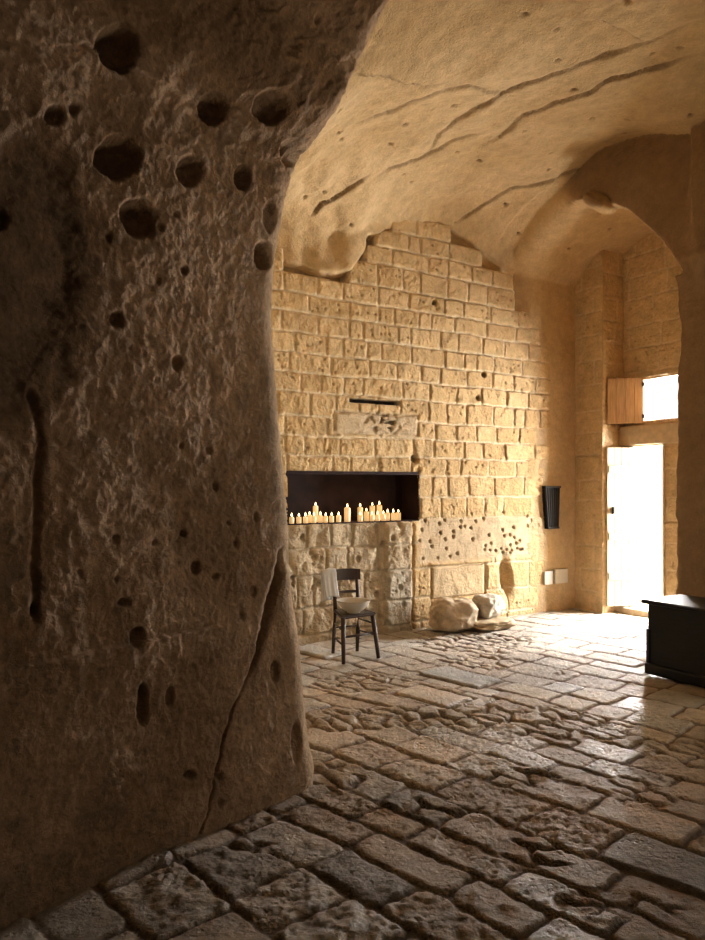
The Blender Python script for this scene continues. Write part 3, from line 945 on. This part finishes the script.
slab('ceiling_rear', [[P(-7, -1, 5.5), P(5.2, -1, 5.5), P(5.2, 10, 5.5), P(-7, 10, 5.5)]], M['cave'], (0.2, 0.15, 0.09))
slab('wall_rear', [[P(-7, 10, -0.3), P(5.2, 10, -0.3), P(5.2, 10, 5.6), P(-7, 10, 5.6)],
                   [P(-7, -1, -0.3), P(-7, 10, -0.3), P(-7, 10, 5.6), P(-7, -1, 5.6)],
                   [P(-7, -1, -0.3), P(4.6, -1, -0.3), P(4.6, -1, 5.6), P(-7, -1, 5.6)]], M['pillar'], (0.12, 0.08, 0.05))
RD = (4.75, 6.0, 2.5)   # second doorway: n0, n1, height
slab('wall_right_rear', [[P(2.84, 4.5, -0.3), P(2.84, RD[0], -0.3), P(2.84, RD[0], 5.6), P(2.84, 4.5, 5.6)],
                         [P(2.84, RD[1], -0.3), P(2.84, 10, -0.3), P(2.84, 10, 5.6), P(2.84, RD[1], 5.6)],
                         [P(2.84, RD[0], RD[2]), P(2.84, RD[1], RD[2]), P(2.84, RD[1], 5.6), P(2.84, RD[0], 5.6)],
                         [P(2.84, RD[0], -0.3), P(3.3, RD[0], -0.3), P(3.3, RD[0], RD[2]), P(2.84, RD[0], RD[2])],
                         [P(2.84, RD[1], -0.3), P(3.3, RD[1], -0.3), P(3.3, RD[1], RD[2]), P(2.84, RD[1], RD[2])]], M['pillar'], (0.2, 0.15, 0.09))
slab('floor_rear', [[Vector((-9, -6, -0.06)), Vector((9, -6, -0.06)), Vector((9, 1.6, -0.06)), Vector((-9, 1.6, -0.06))],
                    [Vector((4.6, 1.6, -0.06)), Vector((9, 1.6, -0.06)), Vector((9, 6, -0.06)), Vector((4.6, 6, -0.06))]], M['pillar'], (0.16, 0.12, 0.08))
slab('ground', [[P(4.7, -4, -0.03), P(14, -4, -0.03), P(14, 6, -0.03), P(4.7, 6, -0.03)]], M['brick'], (0.7, 0.66, 0.58))

# ------------------------------------------------------------------ door, lintel, window, shutter
RZ_N = math.atan2(NY, NX)
RZ_W = math.atan2(WY, WX)


def frame_at(s, n, z, heading):
    """matrix whose x axis runs along the given heading (world angle)"""
    return Matrix.Translation(P(s, n, z)) @ Matrix.Rotation(heading, 4, 'Z')


# stone beam between door and window, sill step
bm = bmesh.new()
ibox(bm, 4.30, 4.46, NJ + 0.004, 1.62, DOOR['z1'] + 0.02, WIN['z0'] - 0.03)
bmesh.ops.bevel(bm, geom=bm.edges[:], offset=0.012, segments=2, affect='EDGES')
o = obj('trim_2', bm, plain_mat('lintel_stone', (0.60, 0.47, 0.31), rough=0.85, noise=0.15, nscale=14, bump=0.5)); struct(o)
bm = bmesh.new()
ibox(bm, 4.22, 4.75, NJ + 0.004, 1.5, -0.05, 0.055)
bmesh.ops.bevel(bm, geom=bm.edges[:], offset=0.012, segments=2, affect='EDGES')
o = obj('trim_3', bm, plain_mat('sill_stone', (0.58, 0.46, 0.31), rough=0.85, noise=0.2, nscale=14, bump=0.5)); struct(o)

# opened door leaf standing against the reveal
dr = bpy.data.objects.new('door_1', None); C.objects.link(dr); dr['kind'] = 'structure'
pa = P(4.40, DOOR['n0'] + 0.005, 0)
pb = P(4.05, on_s(606.5, 500, 4.05)[0], 0)
hd = math.atan2(pb.y - pa.y, pb.x - pa.x); wd = (pb - pa).length
Md = Matrix.Translation(Vector((pa.x, pa.y, 0))) @ Matrix.Rotation(hd, 4, 'Z')
bm = bmesh.new()
npl = 4
for i in range(npl):
    bx(bm, ((i + 0.5) * wd / npl, 0, 0.07 + 0.5 * (DOOR['z1'] - 0.08)), (wd / npl - 0.004, 0.035, DOOR['z1'] - 0.08), Md, 0.004)
obj('door_leaf', bm, M['door'], dr)
bm = bmesh.new()
sg_ = 1 if (Md.to_3x3() @ Vector((0, 1, 0))).dot(-Vector((pa.x, pa.y, 0))) > 0 else -1
for zz in (0.45, 0.95, 1.8):
    bx(bm, (wd * 0.5, sg_ * 0.028, zz), (wd * 0.92, 0.02, 0.09), Md, 0.004)
obj('door_batten', bm, M['door'], dr)
bm = bmesh.new()
bx(bm, (wd * 0.80, sg_ * 0.03, 1.28), (0.03, 0.025, 0.09), Md, 0.006)
obj('door_latch', bm, M['iron'], dr)
bm = bmesh.new()
n0_, n1_, z1_ = DOOR['n0'], DOOR['n1'], DOOR['z1']
ibox(bm, 4.37, 4.44, n0_ - 0.02, n0_, 0.05, z1_ + 0.02); ibox(bm, 4.37, 4.44, n1_, n1_ + 0.02, 0.05, z1_ + 0.02); ibox(bm, 4.37, 4.44, n0_ - 0.02, n1_ + 0.02, z1_, z1_ + 0.02)
obj('door_frame', bm, M['door'], dr)

# window with iron bars and a wooden shutter
wn = bpy.data.objects.new('window_1', None); C.objects.link(wn); wn['kind'] = 'structure'
bm = bmesh.new()
for (a_, b_, c_, d_) in ((WIN['n0'], WIN['n0'] + 0.03, WIN['z0'], WIN['z1']), (WIN['n1'] - 0.03, WIN['n1'], WIN['z0'], WIN['z1']),
                         (WIN['n0'], WIN['n1'], WIN['z0'], WIN['z0'] + 0.03), (WIN['n0'], WIN['n1'], WIN['z1'] - 0.03, WIN['z1'])):
    ibox(bm, 4.37, 4.43, a_, b_, c_, d_)
obj('window_frame', bm, M['shutter'], wn)
bm = bmesh.new()
for i in range(1, 6):
    nn_ = WIN['n0'] + (WIN['n1'] - WIN['n0']) * i / 6
    tube(bm, [P(4.52, nn_, WIN['z0']), P(4.52, nn_, WIN['z1'])], 0.006, 8)
for i in range(1, 6):
    zz = WIN['z0'] + (WIN['z1'] - WIN['z0']) * i / 6
    tube(bm, [P(4.525, WIN['n0'], zz), P(4.525, WIN['n1'], zz)], 0.006, 8)
obj('window_grille', bm, plain_mat('pale_iron', (0.35, 0.36, 0.38), rough=0.5, noise=0.2), wn)
pa = P(4.36, on_s(643, 400, 4.36)[0], 0)
pb = P(4.06, on_s(607.5, 400, 4.06)[0], 0)
hd = math.atan2(pb.y - pa.y, pb.x - pa.x); wd = (pb - pa).length
Ms = Matrix.Translation(Vector((pa.x, pa.y, 0))) @ Matrix.Rotation(hd, 4, 'Z')
bm = bmesh.new()
for i in range(4):
    bx(bm, ((i + 0.5) * wd / 4, 0, 0.5 * (WIN['z0'] + WIN['z1'])), (wd / 4 - 0.003, 0.028, WIN['z1'] - WIN['z0'] - 0.005), Ms, 0.003)
sh = obj('shutter', bm, M['shutter'], wn)
bm = bmesh.new()
sgs = 1 if (Ms.to_3x3() @ Vector((0, 1, 0))).dot(-Vector((pa.x, pa.y, 0))) > 0 else -1
for zz in (2.46, 2.86): bx(bm, (wd * 0.5, -sgs * 0.024, zz), (wd * 0.9, 0.02, 0.06), Ms, 0.003)
obj('shutter_batten', bm, M['shutter'], sh)
bm = bmesh.new()
for zz in (2.46, 2.86): bx(bm, (0.0, sgs * 0.012, zz), (0.03, 0.022, 0.05), Ms, 0.003)
obj('hinge', bm, M['iron'], sh)

# ------------------------------------------------------------------ candles in the niche
GC = 'lit candles in the wall niche'


def candle_parts(root, r, hh, seed):
    rng = random.Random(seed)
    bm = bmesh.new()
    lathe(bm, [(r * 0.98, 0), (r, 0.006), (r, hh - 0.008), (r * 0.94, hh - 0.002), (r * 0.86, hh + 0.001), (r * 0.72, hh - 0.004), (r * 0.3, hh - 0.008)], 20)
    for v in bm.verts:
        if v.co.z > hh * 0.6:
            an = math.atan2(v.co.y, v.co.x); v.co.z += 0.004 * math.sin(2 * an + seed)
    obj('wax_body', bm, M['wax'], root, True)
    bm = bmesh.new(); tube(bm, [(0, 0, hh - 0.01), (0.001, 0, hh + 0.004), (0.003, 0, hh + 0.012)], 0.0018, 6)
    obj('wick', bm, M['wick'], root)
    bm = bmesh.new()
    fh = rng.uniform(0.034, 0.046)
    lathe(bm, [(0.001, 0), (0.006, fh * 0.12), (0.0095, fh * 0.33), (0.008, fh * 0.55), (0.0045, fh * 0.78), (0.0008, fh)], 12)
    bmesh.ops.translate(bm, vec=(0, 0, hh + 0.005), verts=bm.verts[:])
    obj('flame', bm, M['flame'], root, True)


LF = 'small lit cream candle, '
CANDLES = [
 (291.7, -0.07, .026, .062, LF + 'first from the left end of the niche'),
 (298.9, -0.07, .026, .064, LF + 'second from the left end of the niche'),
 (305.5, -0.07, .026, .062, LF + 'third from the left end of the niche'),
 (309.6, -0.13, .025, .078, LF + 'set just behind the third from the left'),
 (315.6, -0.20, .029, .170, 'tall lit candle rising behind the small ones in the left group'),
 (314.0, -0.06, .026, .068, LF + 'directly in front of the tall one on the left'),
 (320.4, -0.09, .025, .070, LF + 'just right of the tall one in the left group'),
 (325.7, -0.07, .025, .062, LF + 'third from the right end of the left group'),
 (331.7, -0.07, .026, .064, LF + 'second from the right end of the left group'),
 (338.6, -0.07, .027, .066, LF + 'last of the left group, nearest the lone tall candle'),
 (347.3, -0.08, .034, .150, 'tall thick lit candle standing alone between the two groups'),
 (360.2, -0.20, .030, .150, 'tall lit candle at the left end of the right group, at the back'),
 (360.3, -0.06, .028, .064, LF + 'at the left end of the right group, in front'),
 (366.4, -0.11, .029, .100, 'medium lit candle between two tall ones in the right group'),
 (372.3, -0.21, .031, .160, 'tall lit candle in the middle of the right group, left of a pair'),
 (379.4, -0.21, .031, .165, 'tall lit candle in the middle of the right group, right of a pair'),
 (372.0, -0.06, .026, .066, LF + 'in front of the left one of the tall pair'),
 (377.6, -0.06, .026, .066, LF + 'in front of the right one of the tall pair'),
 (383.4, -0.07, .026, .070, LF + 'just right of the tall pair in front'),
 (387.6, -0.10, .027, .082, LF + 'third from the right end of the niche row'),
 (393.3, -0.09, .027, .080, LF + 'second from the right end of the niche row'),
 (398.4, -0.08, .028, .082, LF + 'last at the right end of the niche row'),
]
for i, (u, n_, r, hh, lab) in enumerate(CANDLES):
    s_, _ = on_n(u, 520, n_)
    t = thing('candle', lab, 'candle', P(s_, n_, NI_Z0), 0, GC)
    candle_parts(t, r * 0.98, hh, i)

# ------------------------------------------------------------------ chair
CHX, CHY = -0.005, 6.83
FWD = Vector((0.40, -0.917, 0)).normalized()
RGT = Vector((-FWD.y, FWD.x, 0)) * -1
RGT = Vector((0.917, 0.40, 0)).normalized()
rot = math.atan2(RGT.y, RGT.x)
chair = thing('dining_chair', 'dark wooden chair with open rail back standing below the candle niche', 'chair', (CHX, CHY, 0), rot)


def loc(x, y):   # world -> chair local
    d = Vector((x - CHX, y - CHY, 0)); return d.dot(RGT), -d.dot(FWD)


LEG = {k: loc(*on_floor(*v)) for k, v in dict(fl=(343.5, 664), bl=(333, 653.5), fr=(378.5, 658), br=(357.2, 651)).items()}
SH = 0.425
top = dict(fl=(LEG['fl'][0] + 0.005, LEG['fl'][1] + 0.02), fr=(LEG['fr'][0] - 0.05, LEG['fr'][1] + 0.03), bl=(LEG['bl'][0] + 0.012, LEG['bl'][1] - 0.03), br=(LEG['br'][0] + 0.0, LEG['br'][1] - 0.03))
BK = 0.785
for k in ('fl', 'fr'):
    bm = bmesh.new(); tube(bm, [(*LEG[k], 0.0), (*[lerp(LEG[k][i], top[k][i], .5) for i in (0, 1)], SH * .5), (*top[k], SH - 0.015)], [0.017, 0.02, 0.022], 12)
    obj('leg', bm, M['wood'], chair, True)
for k in ('bl', 'br'):
    bm = bmesh.new(); t0 = top[k]
    tube(bm, [(*LEG[k], 0.0), (*[lerp(LEG[k][i], t0[i], .5) for i in (0, 1)], SH * .5), (*t0, SH), (t0[0], t0[1] + 0.025, 0.62), (t0[0], t0[1] + 0.06, BK)], [0.016, 0.019, 0.02, 0.018, 0.015], 12)
    obj('leg', bm, M['wood'], chair, True)
# seat
bm = bmesh.new()
co = [(top['fl'][0] - 0.03, top['fl'][1] - 0.03), (top['fr'][0] + 0.03, top['fr'][1] - 0.03), (top['br'][0] + 0.025, top['br'][1] + 0.02), (top['bl'][0] - 0.02, top['bl'][1] + 0.02)]
lo = [bm.verts.new((x, y, SH - 0.03)) for x, y in co]; hi = [bm.verts.new((x, y, SH)) for x, y in co]
bm.faces.new(lo[::-1]); bm.faces.new(hi)
for i in range(4): bm.faces.new((lo[i], lo[(i + 1) % 4], hi[(i + 1) % 4], hi[i]))
bmesh.ops.bevel(bm, geom=bm.edges[:], offset=0.012, segments=3, affect='EDGES')
obj('seat', bm, M['wood'], chair)
bm = bmesh.new()
cxs = sum(x for x, y in co) / 4; cys = sum(y for x, y in co) / 4
co2 = [(cxs + (x - cxs) * 0.86, cys + (y - cys) * 0.86) for x, y in co]
ng = 24
vs = []
for i in range(ng + 1):
    for j in range(ng + 1):
        a, b = i / ng, j / ng
        x = lerp(lerp(co2[0][0], co2[1][0], a), lerp(co2[3][0], co2[2][0], a), b); y = lerp(lerp(co2[0][1], co2[1][1], a), lerp(co2[3][1], co2[2][1], a), b)
        rad = max(abs(a - 0.5), abs(b - 0.5)); on_x = abs(a - 0.5) > abs(b - 0.5)
        vs.append(bm.verts.new((x, y, SH + 0.002 + 0.003 * math.sin((rad) * 90) - 0.004 * (1 - 2 * rad))))
for i in range(ng):
    for j in range(ng):
        bm.faces.new((vs[i * (ng + 1) + j], vs[(i + 1) * (ng + 1) + j], vs[(i + 1) * (ng + 1) + j + 1], vs[i * (ng + 1) + j + 1]))
obj('woven_seat', bm, M['rush'], chair, True)
# back rails
bl, br = top['bl'], top['br']


def rail(zlo, zhi, over, yoff, th, arch=0.0):
    bm = bmesh.new(); nseg = 12; rings = []
    x0, x1 = bl[0] - over, br[0] + over
    for i in range(nseg + 1):
        a = i / nseg; x = lerp(x0, x1, a); curve = 0.018 * math.sin(PI * a)
        yy = lerp(bl[1], br[1], a) + yoff + curve
        rise = arch * math.sin(PI * a)
        ring = []
        for (dy, zz) in ((-th / 2, zlo), (th / 2, zlo), (th / 2, zhi + rise), (-th / 2, zhi + rise)):
            ring.append(bm.verts.new((x, yy + dy + 0.09 * (zz - 0.6), zz)))
        rings.append(ring)
    for i in range(nseg):
        for k in range(4): bm.faces.new((rings[i][k], rings[i][(k + 1) % 4], rings[i + 1][(k + 1) % 4], rings[i + 1][k]))
    bm.faces.new(rings[0][::-1]); bm.faces.new(rings[-1])
    es = [e for e in bm.edges if e.calc_face_angle(0) > 0.8]
    bmesh.ops.bevel(bm, geom=es, offset=0.006, segments=2, affect='EDGES')
    return bm


obj('top_rail', rail(0.69, 0.79, 0.03, 0.022, 0.024, 0.008), M['wood'], chair)
obj('cross_rail', rail(0.565, 0.59, 0.0, 0.028, 0.016), M['wood'], chair)


def at_leg(k, z):
    f = z / SH; return (lerp(LEG[k][0], top[k][0], f), lerp(LEG[k][1], top[k][1], f), z)


for (a, b, z1, z2, r) in (('fl', 'fr', .235, .235, .012), ('fl', 'bl', .16, .16, .009), ('fl', 'bl', .29, .29, .009), ('fr', 'br', .21, .21, .009), ('fr', 'br', .32, .32, .009), ('bl', 'br', .25, .25, .009)):
    bm = bmesh.new(); p0, p1 = Vector(at_leg(a, z1)), Vector(at_leg(b, z2))
    tube(bm, [p0, p0.lerp(p1, .5), p1], [r * .8, r, r * .8], 10)
    obj('stretcher', bm, M['wood'], chair, True)

# bowl on the seat
u_b = 353.6; yb = 6.71
bowl = thing('bowl', 'wide cream ceramic bowl resting on the seat of the chair', 'bowl', ((u_b - CX) / F * yb, yb, SH + 0.003))
bm = bmesh.new()
prof_o = [(0.0005, 0.008), (0.045, 0.008), (0.05, 0.0), (0.058, 0.0), (0.062, 0.010), (0.095, 0.030), (0.125, 0.058), (0.143, 0.085), (0.152, 0.104), (0.155, 0.106), (0.150, 0.104), (0.137, 0.084), (0.118, 0.060), (0.088, 0.036), (0.05, 0.020), (0.0005, 0.016)]
lathe(bm, [(r_ * 1.02, z_ * 1.1) for r_, z_ in prof_o], 40, False, False)
obj('bowl_body', bm, M['ceramic'], bowl, True)

# towel draped over the left end of the top rail
def build_towel():
    bm = bmesh.new()
    nu, nv = 30, 40
    x0, x1 = bl[0] - 0.115, bl[0] + 0.016
    grid = []
    for i in range(nu + 1):
        a = i / nu; row = []
        for j in range(nv + 1):
            b = j / nv             # 0 front hem -> 1 back hem
            fold = math.sin(a * 9.0 + 0.6) * 0.5 + math.sin(a * 19 + 1.3) * 0.25
            Lf, Lb = 0.245 + 0.015 * a, 0.30
            Lt = Lf + Lb; q = b * Lt
            ytop = bl[1] + 0.052
            if q < Lf:
                dz = Lf - q; y = ytop - 0.032 - 0.2 * dz; z = 0.805 - dz
                amp = 0.013 * min(1, dz / 0.12)
                y -= fold * amp + 0.004
            else:
                dz = q - Lf; y = ytop + 0.030; z = 0.805 - dz
                amp = 0.016 * min(1, dz / 0.12)
                y += fold * amp
            # round over the rail
            e = abs(q - Lf)
            if e < 0.03:
                y = ytop + (q - Lf) ; z = 0.805 - 0.0 + 0.006 * (1 - (e / 0.03) ** 2) - 0.012 * (e / 0.03)
            sag = 0.02 * max(0, 0.45 - a) / 0.45 
            x = lerp(x0, x1, a) + 0.012 * (abs(q - Lf) / 0.3) * math.sin(b * 7 + 2) 
            row.append(bm.verts.new((x, y, z - sag)))
        grid.append(row)
    for i in range(nu):
        for j in range(nv):
            bm.faces.new((grid[i][j], grid[i + 1][j], grid[i + 1][j + 1], grid[i][j + 1]))
    Mx = Matrix.Translation((CHX, CHY, 0)) @ Matrix.Rotation(rot, 4, 'Z')
    bmesh.ops.transform(bm, matrix=Mx, verts=bm.verts[:])
    bmesh.ops.recalc_face_normals(bm, faces=bm.faces[:])
    bmesh.ops.solidify(bm, geom=bm.faces[:], thickness=0.004)
    o = obj('towel', bm, M['cloth'], None, True)
    tag(o, 'white linen towel hanging over the left end of the chair back', 'towel')


build_towel()

# ------------------------------------------------------------------ boulders against the wall
def boulder(name, label, u, v, dims, rz, seed, col, flat=0.0, lift=0.0, group=None, box=4.0):
    n_ = 40
    cx_, cy_ = on_floor(u, v)
    th = np.linspace(0, PI, n_ + 1); ph = np.linspace(0, 2 * PI, 2 * n_, endpoint=False)
    T, Ph = np.meshgrid(th, ph, indexing='ij')
    x = np.sin(T) * np.cos(Ph); y = np.sin(T) * np.sin(Ph); z = np.cos(T)
    k = (np.abs(x) ** box + np.abs(y) ** box + np.abs(z) ** box) ** (-1 / box)
    k = k * (1 + 0.17 * fbm(x, y, z + seed * 3.3, 1.5, 2) + 0.06 * fbm(x, y, z + seed, 4.5, 4))
    x, y, z = x * k * dims[0], y * k * dims[1], z * k * dims[2]
    V = np.stack([x, y, z], -1).reshape(-1, 3)
    c, s_ = math.cos(rz), math.sin(rz)
    V = np.stack([V[:, 0] * c - V[:, 1] * s_, V[:, 0] * s_ + V[:, 1] * c, V[:, 2]], -1)
    zmin = V[:, 2].min()
    V[:, 2] -= zmin
    i = np.arange((n_ + 1) * 2 * n_).reshape(n_ + 1, 2 * n_)
    j = np.roll(i, -1, 1)
    f = np.stack([i[:-1], i[1:], j[1:], j[:-1]], -1).reshape(-1, 4)
    cc = np.tile(np.array(col), (len(V), 1)) * (0.9 + 0.2 * fbm(V[:, 0], V[:, 1], V[:, 2], 6, 3))[:, None]
    o = np_mesh(name, V, f, M['boulder'], cc)
    o.location = (cx_, cy_, lift)
    return tag(o, label, 'stone', group)


boulder('boulder', 'large rounded pale boulder lying at the foot of the brick wall', 454, 629.0, (0.25, 0.19, 0.165), RZ_W - 0.15, 2, (0.58, 0.46, 0.32), lift=-0.02)
boulder('boulder', 'smaller whitish boulder right of the large one by the brick wall', 488, 625, (0.19, 0.14, 0.125), RZ_W + 0.3, 5, (0.66, 0.60, 0.50), lift=0.075)
boulder('stone_slab', 'low flat rough stone slab carrying the smaller whitish boulder', 489, 627, (0.27, 0.19, 0.055), RZ_W, 9, (0.56, 0.44, 0.29), lift=-0.02, box=5)

# ------------------------------------------------------------------ black chest
ch = thing('chest', 'long low black wooden chest with overhanging lid at the right edge of the room', 'chest', P(1.84, 2.645, 0), RZ_N)
# local x along N (towards the right of the picture), local y -> W is the depth side
LC, DC, HC = 1.25, 0.52, 0.63
sy = 1 if (Matrix.Rotation(RZ_N, 3, 'Z') @ Vector((0, 1, 0))).dot(Vector((WX, WY, 0))) > 0 else -1
bm = bmesh.new(); bx(bm, (LC / 2, sy * (DC / 2 + 0.01), HC / 2 + 0.012), (LC - 0.05, DC - 0.04, HC - 0.055), None, 0.004)
body = obj('body', bm, M['chest'], ch)
bm = bmesh.new(); bx(bm, (LC / 2, sy * DC / 2, HC - 0.018), (LC + 0.03, DC + 0.03, 0.036), None, 0.012)
obj('lid', bm, M['chest'], ch)
bm = bmesh.new(); bx(bm, (LC / 2, sy * (DC / 2 + 0.005), 0.045), (LC - 0.01, DC - 0.0, 0.09), None, 0.016)
obj('plinth', bm, M['chest'], ch)
bm = bmesh.new(); bx(bm, (0.03, sy * 0.03, 0.235), (0.035, 0.02, 0.29), None, 0.006)
obj('corner_strip', bm, M['chest'], ch)

# ------------------------------------------------------------------ black tapered panel and the two white plates on the smooth wall
sA, zA = on_n(544.5, 486, 0.05); sB, _ = on_n(560, 486, 0.05); sC, zC = on_n(547.5, 529, 0.05); sD, _ = on_n(558.5, 529, 0.05)
pn = thing('wall_panel', 'black tapered ribbed metal panel fixed to the smooth wall near the door', 'wall fitting', P(sA, 0.0, zC))
def pl(s_, n_, z_):
    return P(s_, n_, z_) - P(sA, 0.0, zC)
def slant(bm, q0, q1, q2, q3, n0, n1):
    vs = [bm.verts.new(pl(a, nn, b)) for nn in (n0, n1) for (a, b) in (q0, q1, q2, q3)]
    for f in ((0, 1, 2, 3), (7, 6, 5, 4), (0, 4, 5, 1), (1, 5, 6, 2), (2, 6, 7, 3), (3, 7, 4, 0)): bm.faces.new([vs[i] for i in f])
bm = bmesh.new(); slant(bm, (sC, zC), (sD, zC), (sB, zA), (sA, zA), -0.03, 0.045)
obj('back_plate', bm, M['iron'], pn)
for i in range(7):
    a = (i + 0.5) / 7; w = 0.008
    bm = bmesh.new()
    slant(bm, (lerp(sC, sD, a) - w, zC + .01), (lerp(sC, sD, a) + w, zC + .01), (lerp(sA, sB, a) + w, zA - .01), (lerp(sA, sB, a) - w, zA - .01), 0.045, 0.062)
    obj('rib', bm, M['iron'], pn)
bm = bmesh.new()
slant(bm, (sA, zA - 0.025), (sB, zA - 0.025), (sB, zA), (sA, zA), 0.045, 0.068)
obj('rim', bm, M['iron'], pn)
bm = bmesh.new()
slant(bm, (sC, zC), (sD, zC), (sD, zC + 0.025), (sC, zC + 0.025), 0.045, 0.068)
obj('rim', bm, M['iron'], pn)

for (u0, u1, v0, v1, lab) in ((543.5, 551.6, 571.5, 584, 'left one of two white square wall plates low beside the door corner'),
                              (554.0, 566.5, 569.5, 582.5, 'right one of two white wall plates low beside the door corner')):
    a0, b1 = on_n(u0, v0, 0.02); a1, b0 = on_n(u1, v1, 0.02)
    t = thing('wall_plate', lab, 'wall plate', P(a0, 0.0, b0), RZ_W, 'white plates low on the wall')
    bm = bmesh.new(); bx(bm, ((a1 - a0) / 2, -0.012, (b1 - b0) / 2), (a1 - a0, 0.065, b1 - b0), None, 0.006)
    obj('cover', bm, M['plate'], t)

# ------------------------------------------------------------------ light
w = bpy.data.worlds.new('sky'); bpy.context.scene.world = w; w.use_nodes = True
bg = w.node_tree.nodes['Background']; bg.inputs[0].default_value = (1.0, 0.97, 0.92, 1); bg.inputs[1].default_value = 3.0


def area(name, loc_, target, sx, sy_, power, col, spread=180):
    l = bpy.data.lights.new(name, 'AREA'); l.shape = 'RECTANGLE'; l.size = sx; l.size_y = sy_; l.energy = power; l.color = col
    o = bpy.data.objects.new(name, l); C.objects.link(o); o.location = loc_
    d = (Vector(target) - Vector(loc_)).normalized()
    o.rotation_euler = d.to_track_quat('-Z', 'Y').to_euler()
    l.spread = math.radians(spread)
    return o


area('daylight_door', P(6.2, 0.65, 1.65), P(0, 0.65, 1.65), 3.4, 3.2, 10500, (1.0, 0.97, 0.93))
sun = bpy.data.lights.new('sun', 'SUN'); sun.energy = 85; sun.angle = math.radians(14); sun.color = (1.0, 0.93, 0.80)
so = bpy.data.objects.new('sun', sun); C.objects.link(so); so.location = P(9, 0, 6)
so.rotation_euler = (P(-1, 0.22, 0) - P(0, 0, 0) + Vector((0, 0, -1.25))).to_track_quat('-Z', 'Y').to_euler()
area('daylight_far_door', P(3.25, 5.35, 1.4), P(0.6, 0.0, 2.5), 1.1, 1.9, 100, (1.0, 0.84, 0.62), 112)
area('fill_behind', P(1.2, 9.3, 2.4), P(-2.0, 3.3, 0.4), 1.2, 1.4, 9, (1.0, 0.80, 0.58), 100)  # added fill lamp at the rear of the room, aimed at the pillar
for k, (u, n_) in enumerate(((316, -0.05), (345, -0.05), (372, -0.05), (392, -0.05))):
    s_, _ = on_n(u, 505, n_)
    l = bpy.data.lights.new('candle_glow', 'POINT'); l.energy = 0.5; l.color = (1.0, 0.55, 0.22); l.shadow_soft_size = 0.03
    o = bpy.data.objects.new('candle_glow', l); C.objects.link(o); o.location = P(s_, n_, NI_Z0 + 0.26)

# ------------------------------------------------------------------ camera
cam = bpy.data.cameras.new('camera'); co_ = bpy.data.objects.new('camera', cam); C.objects.link(co_)
cam.sensor_fit = 'VERTICAL'; cam.sensor_height = 36.0; cam.lens = F / 940 * 36.0
cam.shift_y = (HOR - 470.0) / 940.0
co_.location = (0, 0, EYE); co_.rotation_euler = (PI / 2, 0, 0)
bpy.context.scene.camera = co_
sc = bpy.context.scene
sc.view_settings.view_transform = 'Standard'
sc.view_settings.look = 'None'
sc.view_settings.exposure = -0.9
sc.cycles.max_bounces = 10; sc.cycles.diffuse_bounces = 6
sc.cycles.use_denoising = True
sc.cycles.sample_clamp_indirect = 6.0
